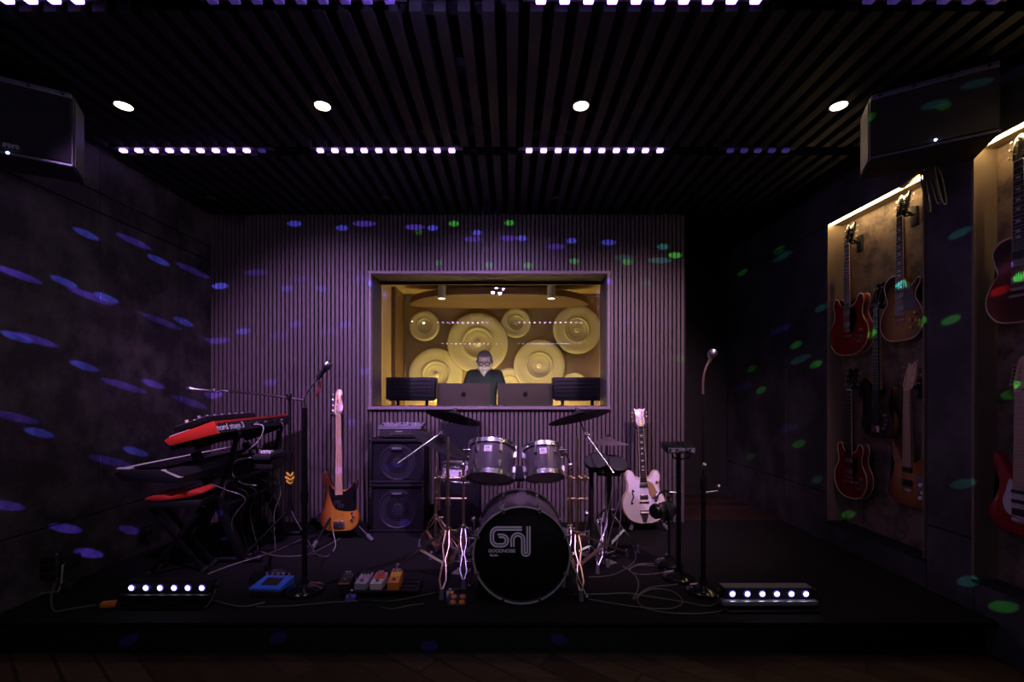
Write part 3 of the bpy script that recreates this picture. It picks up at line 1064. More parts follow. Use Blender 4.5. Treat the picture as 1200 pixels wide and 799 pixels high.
def guitar(name, label, cat, loc, rot, spec, group=None):
    """Front faces local -y, the neck runs up local z, the body's foot is the origin."""
    t = thing(name, label, cat, loc, rot, group)
    S = spec
    th = S.get('thick', 0.045)
    k = S.get('k', 1.0)
    out = [(p.x * k, p.y * k) for p in smooth_pts(S['outline'], 5)]
    side = S.get('side')
    if side:
        g = G()
        g.prism(out, -th / 2 + 0.004, th / 2, 0.004)
        g.done('body', side, t)
        g = G()
        g.prism(out, -th / 2, -th / 2 + 0.005)
        g.done('top', S['top'], t)
    else:
        g = G()
        g.prism(out, -th / 2, th / 2, S.get('bev', 0.010))
        g.done('body', S['top'], t)
    yf = -th / 2
    if S.get('binding'):
        for zz in ([0] if S['binding'] == 1 else [0, 1]):
            g = G()
            yy = yf + 0.001 if zz == 0 else th / 2 - 0.003
            g.tube([(x, yy, z) for x, z in out], 0.0042, 5, closed=True)
            g.done('binding', 'cream', t)
    nut, join = S['nut'], S['join']
    nw0, nw1 = S.get('nw', (0.028, 0.021))
    y_n = yf - 0.010
    # neck: a tapered, round-backed bar with the fingerboard on its face
    g = G()
    zj = join - 0.06
    g.hull8([(-nw0, yf - 0.004, zj), (nw0, yf - 0.004, zj), (nw0 * .7, yf + 0.026, zj), (-nw0 * .7, yf + 0.026, zj),
             (-nw1, y_n + 0.006, nut), (nw1, y_n + 0.006, nut), (nw1 * .7, y_n + 0.024, nut), (-nw1 * .7, y_n + 0.024, nut)])
    g.done('neck', S.get('neck', 'mahogany'), t)
    g = G()
    z0 = S['board']
    g.hull8([(-nw0 - 0.001, y_n, z0), (nw0 + 0.001, y_n, z0), (nw0 + 0.001, y_n + 0.007, z0), (-nw0 - 0.001, y_n + 0.007, z0),
             (-nw1 - 0.001, y_n, nut), (nw1 + 0.001, y_n, nut), (nw1 + 0.001, y_n + 0.007, nut), (-nw1 - 0.001, y_n + 0.007, nut)])
    fb = g.done('fingerboard', S.get('boardmat', 'rosewood'), t, smooth=False)
    scale = S['scale']
    g = G()
    for f in range(1, 23):
        zf = nut - scale * (1 - 2 ** (-f / 12))
        if zf < z0:
            break
        w = nw1 + (nw0 - nw1) * (nut - zf) / max(nut - z0, 0.01)
        g.box((0, y_n - 0.001, zf), (2 * w, 0.0022, 0.0022))
    g.done('fretwire', 'fret_metal', fb, smooth=False)  # raised metal fret wires, separate bars in one mesh
    if S.get('neckbind'):
        g = G()
        for s in (-1, 1):
            g.bar((s * (nw0 + 0.001), y_n + 0.003, z0), (s * (nw1 + 0.001), y_n + 0.003, nut), 0.0032, n=5)
        g.done('binding', 'cream', fb, smooth=False)
    if S.get('inlay'):
        g = G()
        for f in (3, 5, 7, 9, 12, 15, 17):
            zf = nut - scale * (1 - 2 ** (-(f - 0.5) / 12))
            if zf > z0 + 0.01:
                g.box((0, y_n - 0.0006, zf), (0.020, 0.0014, 0.010))
        g.done('inlay_marking', 'ivory', fb, smooth=False)
    g = G()
    g.box((0, y_n + 0.001, nut + 0.002), (2 * nw1 + 0.002, 0.010, 0.005))
    g.done('nut', 'ivory', t, smooth=False)
    # headstock leans back a little
    hd = HEADS[S['head']]
    hs = S.get('hk', 1.0)
    hm = Matrix.Translation((0, y_n + 0.012, nut + 0.003)) @ Matrix.Rotation(R(-S.get('lean', 10)), 4, 'X')
    g = G()
    g.M = hm
    hp = smooth_pts([(x * hs, z * hs) for x, z in hd], 4)
    g.prism([(p.x, p.y) for p in hp], -0.007, 0.008, 0.002)
    h = g.done('headstock', S.get('headmat', 'black_gloss'), t)
    if S.get('headdecal'):
        g = G()
        g.M = hm
        g.prism([(x * hs, z * hs) for x, z in ((-.012, .012), (.0, .004), (.012, .012), (.016, .04), (.0, .052), (-.016, .04))], -0.0085, -0.006)
        g.done('inlay', S['headdecal'], h, smooth=False)
    ns = S.get('strings', 6)
    posts = []
    if S['head'].startswith('inline'):
        hl = max(z for x, z in hd) * hs
        for i in range(ns):
            posts.append((-0.016 * hs, 0.035 * hs + i * (hl - 0.085 * hs) / max(ns - 1, 1), -1))
    else:
        hl = max(z for x, z in hd) * hs
        per = ns // 2
        for s in (-1, 1):
            for i in range(per):
                posts.append((s * 0.022 * hs, 0.04 * hs + i * (hl - 0.075 * hs) / max(per - 1, 1), s))
    big = 1.45 if ns < 6 else 1.0
    for (x, z, s) in posts:
        g = G()
        g.M = hm
        g.bar((x, -0.014, z), (x, 0.010, z), 0.0042 * big, n=8)
        g.bar((x, 0.006, z), (x + s * 0.038 * hs, 0.006, z), 0.0022 * big, n=6)
        g.box((x + s * 0.044 * hs, 0.006, z), (0.010 * big, 0.008, 0.014 * big), bev=0.002)
        g.done('tuner', S.get('metal', 'nickel'), h)
    # pickguard, pickups, bridge, knobs, strings
    if S.get('guard'):
        g = G()
        gp = smooth_pts(S['guard'], 4) if S.get('guard_smooth', True) else [Vector(p) for p in S['guard']]
        g.prism([(p.x * k, p.y * k) for p in gp], yf - S.get('guard_lift', 0.0025), yf + 0.001)
        g.done('pickguard', S['guardmat'], t, smooth=False)
    for (x, z, w, h2, m) in S.get('pickups', []):
        g = G()
        g.box((x, yf - 0.005, z), (w, 0.012, h2), bev=0.002)
        g.done('pickup', m, t)
    bz = S['bridge']
    g = G()
    bw = S.get('bw', 0.075)
    g.box((0, yf - 0.006, bz), (bw, 0.012, S.get('bh', 0.016)), bev=0.003)
    if S.get('tail'):
        g.box((0, yf - 0.006, S['tail']), (0.09, 0.011, 0.014), bev=0.003)
    g.done('bridge', S.get('metal', 'nickel'), t)
    if S.get('vibrato'):
        g = G()
        g.hull8([(-.014, yf - .008, .006), (.014, yf - .008, .006), (.014, yf, .006), (-.014, yf, .006),
                 (-.030, yf - .010, .075), (.030, yf - .010, .075), (.030, yf, .075), (-.030, yf, .075)])
        g.bar((-.036, yf - .014, .088), (.036, yf - .014, .088), .010, n=10)
        g.bar((-.036, yf - .012, .112), (.036, yf - .012, .112), .006, n=10)
        vb = g.done('vibrato', 'nickel', t)
        g = G()
        g.tube([(.036, yf - .016, .09), (.075, yf - .030, .13), (.085, yf - .034, .19), (.080, yf - .034, .24)], .0035, 6)
        g.done('vibrato_arm', 'black_metal', vb)
    for (x, z) in S.get('knobs', []):
        g = G()
        g.lathe([(0, 0.016), (0.010, 0.016), (0.013, 0.0), (0, 0)], Matrix.Translation((x, yf, z)) @ Matrix.Rotation(R(90), 4, 'X'), n=12)
        g.done('knob', S.get('knobmat', 'steel'), t)
    for sgn in S.get('fholes', []):
        g = G()
        c = smooth_pts([(.085, .275), (.098, .285), (.100, .262), (.092, .225), (.108, .185), (.112, .160), (.098, .165)], 4, closed=False)
        g.tube([(sgn * p.x, yf - 0.0005, p.y) for p in c], [0.003 + 0.004 * math.sin(PI * i / (len(c) - 1)) for i in range(len(c))], 5)
        g.ball((sgn * .088, yf, .272), .008, (1, .15, 1), 8)
        g.ball((sgn * .101, yf, .170), .008, (1, .15, 1), 8)
        g.done('sound_hole', 'black', t)
    for i in range(ns):
        u = (i - (ns - 1) / 2) / (ns - 1)
        g = G()
        x0, z0_, s0 = posts[i] if S['head'].startswith('inline') else posts[i if i < ns // 2 else ns + ns // 2 - 1 - i]
        pk = hm @ Vector((x0, -0.011, z0_))
        g.tube([(u * bw * 0.72, yf - 0.014, bz), (u * nw1 * 1.6, y_n - 0.004, nut), pk], 0.0006 if ns == 6 else 0.0010, 4)
        g.done('string', 'string_metal', t, smooth=False)
    return t


def hanger(label, x, y, z, group='wall hangers of the guitars'):
    """Yoke on the niche's back panel that carries a headstock."""
    t = thing('guitar_hanger', label, 'wall hanger', (XR + ND, y, z), group=group)
    g = G()
    g.box((-0.012, 0, 0.0), (0.022, 0.05, 0.13), bev=0.006)
    g.done('wall_plate', 'black', t)
    dx = x - (XR + ND)
    g = G()
    g.bar((-0.02, 0, 0.01), (dx + 0.03, 0, 0.01), 0.008)
    g.tube([(dx - 0.02, -0.036, 0.018), (dx + 0.0, -0.036, 0.012), (dx + 0.03, -0.018, 0.01), (dx + 0.03, 0.018, 0.01), (dx, 0.036, 0.012), (dx - 0.02, 0.036, 0.018)], 0.0075, 8)
    g.done('yoke', 'rubber', t)


GX = 2.645


def hung(name, label, cat, px, ybot, ytop, spec, length, d=None, roll=0.0):
    d = d or GX * F / (px - 598)
    zb = W(px, ybot, d).z
    zt = W(px, ytop, d).z
    s = (zt - zb) / length
    t = guitar(name, label, cat, (GX, d, zb), (0, R(roll), R(-90)), spec, 'guitars hanging in the niches')
    t.scale = (s, s, s)
    hanger('black wall hanger holding the ' + label.split(',')[0].replace('guitar with', 'guitar that has'), GX, d, zb + s * (spec['nut'] + 0.005))
    return t


LP = dict(outline=lp_outline(), thick=0.05, top='burst_tobacco', side='mahogany', binding=1, nut=0.815, join=0.42, board=0.325, scale=0.628, head='open', neckbind=1, inlay=1,
          guard=[(.030, .315), (.075, .33), (.085, .27), (.060, .20), (.035, .185)], guard_smooth=False, guardmat='pickguard_black', guard_lift=0.012,
          pickups=[(0, .300, .068, .036, 'nickel'), (0, .215, .068, .036, 'nickel')], bridge=.170, tail=.135, knobs=[(.085, .125), (.115, .165), (.09, .075), (.125, .115)], knobmat='gold', boardmat='rosewood')
ES = dict(outline=es_outline(), thick=0.05, top='cherry', side='cherry_side', binding=2, nut=0.855, join=0.42, board=0.35, scale=0.628, head='open', neckbind=1, boardmat='rosewood',
          guard=[(.032, .36), (.085, .35), (.090, .26), (.060, .18), (.035, .175)], guard_smooth=False, guardmat='pickguard_black', guard_lift=0.012,
          pickups=[(0, .33, .068, .036, 'nickel'), (0, .235, .068, .036, 'nickel')], bridge=.185, tail=.145, knobs=[(.10, .14), (.135, .18), (.115, .09), (.15, .13)], knobmat='nickel')
hung('electric_guitar', 'cherry red double cutaway guitar with cream edging, upper left in the lit niche', 'guitar', 997.5, 416, 262, ES, 1.015)
T2 = dict(LP)
T2['guardmat'] = 'pickguard_grey'
T2['guard'] = [(-.03, .32), (.080, .335), (.125, .20), (.07, .19), (-.03, .185)]
T2['guard_lift'] = 0.003
hung('electric_guitar', 'tobacco sunburst single cutaway guitar, upper right in the lit niche', 'guitar', 1060, 399, 226, T2, 0.975)
BASSD = dict(outline=pb_outline(), k=0.93, thick=0.045, top='dark_brown', side='amber_side', binding=0, nut=0.985, join=0.36, board=0.29, scale=0.86, head='bass22', nw=(0.031, 0.022), strings=4,
             pickups=[(0, .235, .09, .034, 'black'), (0, .15, .09, .034, 'black')], bridge=.062, bw=.078, bh=.05, knobs=[(.085, .17), (.098, .135), (.092, .10), (.075, .07)], knobmat='steel', boardmat='ebony', neck='neck_maple')
hung('bass_guitar', 'dark brown four string bass with amber sides, middle of the lit niche', 'bass guitar', 1031, 512, 332, BASSD, 1.185)
DC = dict(outline=[(x * 0.80, z * 0.90) for x, z in es_outline()], thick=0.05, top='wine', side='wine_side', binding=2, nut=0.80, join=0.38, board=0.31, scale=0.60, head='open', neckbind=1, boardmat='ebony',
          guard=[(.03, .31), (.075, .30), (.08, .22), (.05, .16), (.035, .155)], guard_smooth=False, guardmat='pickguard_black', guard_lift=0.010,
          pickups=[(0, .275, .068, .034, 'nickel'), (0, .195, .068, .034, 'nickel')], bridge=.155, tail=.12, knobs=[(.08, .12), (.11, .155), (.095, .08), (.12, .115)], knobmat='nickel')
hung('electric_guitar', 'wine red double cutaway guitar with cream edging, lower left in the lit niche', 'guitar', 1000, 583, 432, DC, 0.96)
PR = dict(outline=strat_outline(), thick=0.045, top='burst_amber', bev=0.008, nut=0.745, join=0.31, board=0.245, scale=0.635, head='tapered', boardmat='neck_maple', neck='neck_maple', headmat='maple', hk=1.05,
          guard=[(.055, .20), (.105, .20), (.135, .12), (.12, .07), (.085, .06), (.075, .12)], guardmat='pickguard_grey',
          pickups=[(0, .235, .070, .034, 'black'), (0, .150, .070, .038, 'black')], bridge=.105, bw=.08, bh=.022, knobs=[(.10, .155), (.115, .11), (.10, .075)], knobmat='white')
hung('electric_guitar', 'amber burst guitar with pale frets and grey control plate, lower right in the lit niche', 'guitar', 1068, 593, 425, PR, 0.92)
LB = dict(LP)
LB.update(top='burst_black', side='mahogany', guardmat='pickguard_grey', guard=[(.032, .315), (.08, .33), (.11, .27), (.08, .20), (.035, .185)], guard_lift=0.012, boardmat='ebony')
hung('electric_guitar', 'dark red single cutaway guitar at the right edge, cut off by the frame', 'guitar', 1218, 377, 151, LB, 0.975, d=2.345)
STR = dict(outline=strat_outline(), thick=0.045, top='strat_red', bev=0.010, nut=0.745, join=0.31, board=0.245, scale=0.635, head='inline6', boardmat='neck_maple', neck='neck_maple', headmat='maple',
           guard=[(-.05, .285), (-.012, .245), (.012, .245), (.05, .285), (.085, .27), (.078, .20), (.105, .13), (.085, .075), (.045, .085), (-.055, .10), (-.085, .16), (-.07, .22)], guardmat='pickguard_white',
           pickups=[(0, .225, .075, .018, 'black'), (0, .175, .075, .018, 'black'), (0, .12, .07, .036, 'black')], bridge=.075, bw=.075, bh=.026, knobs=[(.072, .145), (.085, .11), (.078, .085)], knobmat='white')
hung('electric_guitar', 'red guitar with white pickguard at the right edge, cut off by the frame', 'guitar', 1219, 628, 415, STR, 0.935, d=2.345)
# ------------------------------------------------------------------ drum kit
def drum(name, label, loc, axis, r, depth, lugs, shellm, group=None, spin=0.0, batter='snare_head', badge=None):
    """Cylinder drum; axis points to the played head, loc is the middle of the shell."""
    t = thing(name, label, 'drum', loc, align(axis).to_euler(), group)
    h = depth / 2
    g = G()
    g.lathe([(r, -h), (r, h), (r - .008, h), (r - .008, -h), (r, -h)], n=48)
    g.done('shell', shellm, t)
    g = G()
    g.lathe([(0, h + .004), (r - .006, h + .004), (r + .004, h - .004)], n=48)
    g.done('batter_head', batter, t)
    g = G()
    g.lathe([(0, -h - .004), (r - .006, -h - .004), (r + .004, -h + .004)], n=48)
    g.done('resonant_head', 'drum_head', t)
    for s in (-1, 1):
        g = G()
        z = s * (h + .001)
        g.lathe([(r + .003, z - .016), (r + .012, z - .016), (r + .012, z - .012), (r + .007, z - .010), (r + .007, z + .012), (r + .011, z + .014), (r + .003, z + .014), (r + .003, z - .016)], n=48)
        g.done('hoop', 'chrome', t)
    for i in range(lugs):
        a = spin + 2 * PI * i / lugs
        c, s_ = math.cos(a), math.sin(a)
        ln = min(.040, depth * .2)
        ho = []
        for zc in ((-h * .5, h * .5) if depth > .12 else (0,)):
            g = G()
            m = Matrix.Rotation(a, 4, 'Z')
            g._x(bmesh.ops.create_cube(g.bm, size=1.0)['verts'], m @ Matrix.Translation((r + .008, 0, zc)) @ Matrix.Diagonal((.018, .016, ln, 1)))
            lug = g.done('lug', 'chrome', t)
            g = G()
            z2 = h + .012 if zc >= 0 else -h - .012
            g.bar((c * (r + .012), s_ * (r + .012), zc), (c * (r + .012), s_ * (r + .012), z2), .0032, n=6)
            if depth <= .12:
                g.bar((c * (r + .012), s_ * (r + .012), zc), (c * (r + .012), s_ * (r + .012), -h - .012), .0032, n=6)
            g.done('tension_rod', 'chrome', lug)
    return t


def face_badge(t, r, zz, ang, w, hgt):
    g = G()
    m = Matrix.Rotation(ang, 4, 'Z') @ Matrix.Translation((r + .002, 0, zz))
    g._x(bmesh.ops.create_cube(g.bm, size=1.0)['verts'], m @ Matrix.Diagonal((.003, w, hgt, 1)))
    b = g.done('badge', 'badge', t, smooth=False, label='silver badge with dark marks')
    g = G()
    for (dy, dz, a, c) in ((-.22, .12, .07, .42), (-.02, .28, .30, .06), (-.02, 0.04, .30, .06), (.12, .14, .07, .30), (0.0, -.28, .5, .05)):
        g._x(bmesh.ops.create_cube(g.bm, size=1.0)['verts'], m @ Matrix.Translation((.0018, dy * w, dz * hgt)) @ Matrix.Diagonal((.001, a * w, c * hgt, 1)))
    g.done('emblem', 'plate_dark', b, smooth=False)


# kick drum
KX, KR, KY0, KY1 = W(611, 0, 2.65).x, .272, 2.655, 3.10
KZ = ST + KR + .014
kick = drum('bass_drum', 'big bass drum with black front head and grey line logo', (KX, (KY0 + KY1) / 2, KZ), (0, 1, 0), KR, KY1 - KY0, 8, 'drum_shell', spin=R(22.5), batter='drum_head')
for ch in list(kick.children):
    if ch.name.startswith('hoop') or ch.name.startswith('resonant_head'):
        for q in [ch]:
            bpy.data.objects.remove(q)
hl = (KY1 - KY0) / 2
for s in (-1, 1):
    g = G()
    z = s * hl
    g.lathe([(KR + .002, z - .020), (KR + .013, z - .020), (KR + .013, z + .020), (KR + .002, z + .020), (KR + .002, z - .020)], n=64)
    hp = g.done('hoop', 'drum_shell', kick)
    g = G()
    zz = z - .020 if s < 0 else z + .020
    g.tube([((KR + .0075) * math.cos(2 * PI * k / 64), (KR + .0075) * math.sin(2 * PI * k / 64), zz) for k in range(64)], .0055, 6, closed=True)
    g.done('hoop_edge', 'hoop_grey', hp)
g = G()
g.lathe([(0, -hl - .006), (KR - .012, -hl - .006), (KR + .002, -hl + .002)], n=64)
fh = g.done('front_head', 'kick_head', kick)
for i in range(8):
    a = R(22.5) + 2 * PI * i / 8
    c, s_ = math.cos(a), math.sin(a)
    g = G()
    g.M = Matrix.Rotation(a, 4, 'Z')
    g.box((KR + .016, 0, -hl), (.012, .020, .052), bev=.004)
    g.box((KR + .004, 0, -hl - .023), (.030, .018, .007), bev=.002)
    cl = g.done('claw', 'chrome', kick)
    g = G()
    g.M = Matrix.Rotation(a, 4, 'Z')
    g.bar((KR + .022, 0, -hl + .02), (KR + .022, 0, -hl + .10), .0035, n=6)
    g.bar((KR + .022, -.016, -hl + .012), (KR + .022, .016, -hl + .012), .004, n=6)
    g.done('tee_rod', 'chrome', cl)


# the logo on the front head: parallel bands drawn as joined strokes
def stroke(g, pts, w):
    """Flat band of width w along pts (x, z), with mitred corners; faces -y."""
    n = len(pts)
    P = [Vector(p) for p in pts]
    L, Rr = [], []
    for i in range(n):
        t0 = (P[i] - P[i - 1]).normalized() if i else (P[1] - P[0]).normalized()
        t1 = (P[i + 1] - P[i]).normalized() if i < n - 1 else t0
        b = (Vector((-t0.y, t0.x)) + Vector((-t1.y, t1.x))).normalized()
        q = w / 2 / max(.3, b.dot(Vector((-t0.y, t0.x))))
        L.append(P[i] + b * q)
        Rr.append(P[i] - b * q)
    for i in range(n - 1):
        c = [(L[i].x, L[i].y), (L[i + 1].x, L[i + 1].y), (Rr[i + 1].x, Rr[i + 1].y), (Rr[i].x, Rr[i].y)]
        g.prism(c, 0, .0012)


def arc(cx, cz, r, a0, a1, n=10):
    return [(cx + r * math.cos(R(a0 + (a1 - a0) * k / n)), cz + r * math.sin(R(a0 + (a1 - a0) * k / n))) for k in range(n + 1)]


# logo metrics in photo pixels about its own corner, then scaled to metres at the head
sc_px = 2.65 / F


def LZ(x, y):
    return (KX + (x - 611) * sc_px, -(y - 459) * sc_px + EYE)


bx = G()
WB = 2.05 * sc_px


def px(pts):
    return [LZ(x, y) for x, y in pts]


def parc(cx, cy, r, a0, a1, n=10):
    return [(cx + r * math.cos(R(a0 + (a1 - a0) * k / n)), cy - r * math.sin(R(a0 + (a1 - a0) * k / n))) for k in range(n + 1)]


for q in (0, 1):          # two parallel lines make each band
    o = q * 3.1
    # G: top bar, left bowl, bottom, right bowl and tongue
    top, bot = 617.4 + o, 640.2 - o
    rr = 8.2 - o
    cx = 575.0 + 8.2
    pts = [(611.6 if q == 0 else 611.6, top)] + parc(cx, top + rr, rr, 90, 180, 8) + parc(cx, bot - rr, rr, 180, 270, 8)
    rb = (bot - (626.0 + o)) / 2 if q == 0 else (bot - (626.0 + o)) / 2
    pts += parc(588.5, bot - rb, rb, -90, 90, 10) + [(583.2 + o * 0.4, 626.0 + o)]
    stroke(bx, px(pts), WB)
    # n: arch from the baseline to the tail of the J
    pts = [(599.0 + o, 640.5)] + parc(606.8, 632.2, 7.8 - o, 180, 0, 12)
    # J: down, round, and up to the top at the right
    pts += parc(614.6 + 1.3, 646.5, 1.3 + o if q else 1.3, 180, 180, 1)[:0]
    pts += [(614.6 - o, 646.2)]
    rj = 1.6 + o
    pts += parc(614.6 + 1.6, 646.4, rj, 180, 360, 12)
    pts += [(614.6 + 3.2 + o, 616.4)]
    stroke(bx, px(pts), WB * .92)
lo = bx.done('logo', 'logo_grey', kick, smooth=False, label='grey line logo on the front head')
inv = kick.matrix_basis.inverted() if False else (Matrix.Translation(kick.location) @ kick.rotation_euler.to_matrix().to_4x4()).inverted()
lo.matrix_local = inv @ Matrix.Translation((0, KY0 - .0085, 0))
for s_, xx, yy, sz in (('GOODNOISE', 588.0, 645.3, .0265), ('Studio', 579.0, 650.3, .0185)):
    x_, z_ = LZ(xx, yy)
    words('lettering', s_, sz, 'logo_grey', kick, inv @ Matrix.Translation((x_, KY0 - .0085, z_)) @ Matrix.Rotation(R(90), 4, 'X'), weight=0.0006)
for s, ex in ((-1, .05), (1, .115)):
    g = G()
    p0 = inv @ Vector((KX + s * (KR + .004), KY0 + .12, KZ - .02))
    p1 = inv @ Vector((KX + s * (KR + ex), KY0 + (.20 if s < 0 else .04), ST + .018))
    g.bar(p0, p1, .0055)
    g.ball(p1, .012)
    g.done('spur', 'chrome', kick)

# rack toms lean towards the drummer, so the lower heads show
TILT = Vector((0, math.sin(R(27)), math.cos(R(27))))
tc = W(575.5, 541, 3.02)
tom1 = drum('rack_tom', 'larger dark rack tom on the left above the bass drum', tc, TILT + Vector((.06, 0, 0)), .149, .205, 6, 'drum_shell', 'rack toms', R(0))
face_badge(tom1, .149, .040, R(90), .050, .042)
tc2 = W(636.5, 541.5, 3.02)
tom2 = drum('rack_tom', 'smaller dark rack tom on the right above the bass drum', tc2, TILT + Vector((-.05, 0, 0)), .121, .185, 6, 'drum_shell', 'rack toms', R(0))
face_badge(tom2, .121, .036, R(90) - R(8), .046, .040)
sn = W(545, 552, 3.42)
snare = drum('snare_drum', 'shallow snare drum with pale shell behind the left tom', sn, (0.04, .08, 1), .165, .10, 8, 'badge', None, R(20))


def tripod(t, x, y, feet, hub, coll, metal='chrome'):
    """Double-braced legs from a collar down to rubber feet; all in world coordinates of a thing at the origin of the stand."""
    for f in feet:
        f = Vector(f)
        d = (f - Vector((x, y, f.z))).normalized()
        side = Vector((-d.y, d.x, 0)) * .017
        a = Vector((x, y, hub)) + d * .02
        b = Vector((f.x, f.y, f.z + .035)) - d * .01
        g = G()
        for s in (-1, 1):
            g.tube([a + side * s * .6, a.lerp(b, .25) + side * s * 1.2, a.lerp(b, .5) + side * s * .25, a.lerp(b, .55) + side * s * .6, a.lerp(b, .8) + side * s * 1.2, b], .0062, 6)
        m = Vector((x, y, coll)) + d * .018
        g.tube([m + side * .5, a.lerp(b, .52) + side * .4], .0055, 6)
        g.tube([m - side * .5, a.lerp(b, .52) - side * .4], .0055, 6)
        lg_ = g.done('leg', metal, t)
        g = G()
        g.bar(b + Vector((0, 0, .02)), f, .011, .016)
        g.done('rubber_foot', 'grey_rubber', lg_)
    g = G()
    g.bar((x, y, hub - .02), (x, y, hub + .02), .020)
    g.bar((x, y, coll - .014), (x, y, coll + .014), .019)
    g.bar((x + .02, y, hub), (x + .05, y, hub), .004, n=6)
    g.box((x + .054, y, hub), (.008, .026, .014), bev=.003)
    g.done('collar', metal, t)


def cymbal(label, px_, py_, d, diam, roll, pitch, m='cymbal_black', group='cymbals', flat=.05):
    c = W(px_, py_, d)
    t = thing('cymbal', label, 'cymbal', c, (R(pitch), R(roll), 0), group)
    r = diam / 2
    g = G()
    g.lathe([(.006, .034), (.020, .033), (.042, .020), (.052, .010), (r * .6, -.002), (r * .97, -.018), (r, -.020), (r * .97, -.021), (r * .6, -.006), (.05, .006), (.040, .016), (.006, .030)], n=48)
    g.done('bow', m, t)
    g = G()
    g.lathe([(0, .058), (.012, .056), (.016, .040), (.016, .034), (0, .034)], n=14)
    g.done('felt', 'black', t)
    return t


c_l = cymbal('black crash cymbal on the left, tilted down to the right', 532, 487, 3.3, .405, 13, -15)
c_r = cymbal('black crash cymbal on the right, tilted down to the left', 678, 486.5, 3.3, .455, -12, -13)
c_h = cymbal('black cymbal steeply tilted behind the long silver boom rod, beside the bass amplifier', 515, 517, 3.45, .445, 27, 3)
c_d = cymbal('flat violet tinted ride cymbal on the right, lowest of the cymbals', 712, 517, 3.42, .31, 1, -3, 'cymbal_dark')


def boom_stand(label, x, y, top, feet, hub, coll, tilt_at, boom, cym, metal, group='chrome drum stands'):
    t = thing('cymbal_stand', label, 'stand', (0, 0, 0), group=group)
    g = G()
    g.bar((x, y, ST + .06), (x, y, (top + coll) / 2), .0125)
    g.done('base_tube', metal, t)
    g = G()
    g.bar((x, y, (top + coll) / 2 - .02), (x, y, top), .0095)
    g.bar((x, y, (top + coll) / 2 - .03), (x, y, (top + coll) / 2 + .02), .017)
    g.done('upper_tube', metal, t)
    tripod(t, x, y, feet, hub, coll, metal)
    if boom:
        a, b = Vector(boom[0]), Vector(boom[1])
        g = G()
        g.bar(a, b, .0062)
        g.bar(b, cym, .0055)
        bm_ = g.done('boom_arm', 'chrome', t)
        g = G()
        g.ball(tilt_at, .020, n=12)
        g.bar(Vector(tilt_at) + Vector((0, -.03, 0)), Vector(tilt_at) + Vector((0, .03, 0)), .013)
        g.box(Vector(tilt_at) + Vector((.0, -.04, .0)), (.034, .008, .012), bev=.003)
        g.done('tilter', 'chrome', bm_)
    return t


def FL(px_, py_):
    """Point of the stage top seen at a photo pixel."""
    d = (EYE - ST) * F / (py_ - 459)
    return Vector(((px_ - 598) * d / F, d, ST))


sl = W(525, 0, 2.98)
boom_stand('chrome cymbal stand left of the bass drum with a long angled boom rod', sl.x, 2.98, W(0, 512, 2.98).z, [FL(517, 702), FL(465, 670), FL(552, 655)], W(0, 621, 2.98).z, W(0, 662, 2.98).z,
           W(517, 508, 2.99), (W(466, 543, 2.85), W(517, 507, 2.99)), W(532, 489, 3.3), 'brass_chrome')
srx = W(676, 0, 2.98)
boom_stand('chrome cymbal stand right of the bass drum with boom rod angled down rightwards', srx.x, 2.98, W(0, 512, 2.98).z, [FL(681, 704), FL(735, 652), FL(640, 645)], W(0, 626, 2.98).z, W(0, 664, 2.98).z,
           W(687, 509, 2.99), (W(719, 554, 2.85), W(686, 508, 2.99)), W(678, 489, 3.3), 'brass_chrome')
s3 = W(711, 0, 3.42)
boom_stand('straight chrome stand under the flat ride cymbal at the right', s3.x, 3.42, W(0, 508, 3.42).z, [FL(748, 647), FL(700, 672), FL(690, 630)], W(0, 597, 3.42).z, W(0, 640, 3.42).z, None, None, None, 'chrome')
s4 = W(503, 0, 3.45)
boom_stand('slim chrome stand behind the left cymbal stand, next to the bass amplifier', s4.x + .05, 3.45, W(0, 520, 3.45).z, [FL(492, 640), FL(540, 655), FL(530, 628)], W(0, 606, 3.45).z, W(0, 640, 3.45).z, None, None, None, 'brass_chrome')


def tom_stand(label, x, y, top, arm_to, feet, offs):
    t = thing('tom_stand', label, 'stand', (0, 0, 0), group='tom stands')
    for i, ox in enumerate(offs):
        g = G()
        g.bar((x + ox, y, ST + .10 if i == 0 else ST + .42), (x + ox, y, top - .02 * i), .0105 if i == 0 else .008)
        g.done('pole', 'brass_chrome', t)
    g = G()
    zc = top - .09
    g.bar((x + min(offs) - .03, y, zc), (x + max(offs) + .03, y, zc), .010)
    for ox in offs:
        g.box((x + ox, y, zc), (.034, .036, .040), bev=.006)
    g.done('clamp_bar', 'brass_chrome', t)
    g = G()
    g.bar((x + min(offs) - .02, y, ST + .50), (x + max(offs) + .02, y, ST + .50), .008)
    g.done('clamp_bar', 'brass_chrome', t)
    g = G()
    a = Vector((x, y, top - .02))
    b = Vector(arm_to)
    g.tube([a, a + Vector((0, 0, .03)), (a + b) / 2 + Vector((0, 0, .045)), b], .0075, 8)
    g.ball(a + Vector((0, 0, .02)), .022, n=12)
    g.box(b, (.03, .03, .05), bev=.006)
    g.bar(b + Vector((-.03, -.02, .02)), b + Vector((.03, -.02, .02)), .005)
    g.done('tom_arm', 'chrome', t)
    tripod(t, x + offs[0], y, feet, ST + .30, ST + .12, 'chrome')
    return t


tl = W(543, 0, 3.12)
tom_stand('brassy tom stand with paired poles left of the bass drum', tl.x, 3.12, W(0, 545, 3.12).z, W(549, 530, 3.02), [FL(543, 690), FL(505, 655), FL(575, 648)], (0, -.11, -.165))
tr = W(668, 0, 3.12)
tom_stand('brassy tom stand with paired poles right of the bass drum', tr.x, 3.12, W(0, 545, 3.12).z, W(658, 530, 3.02), [FL(660, 688), FL(712, 664), FL(645, 640)], (0, .055, .10))

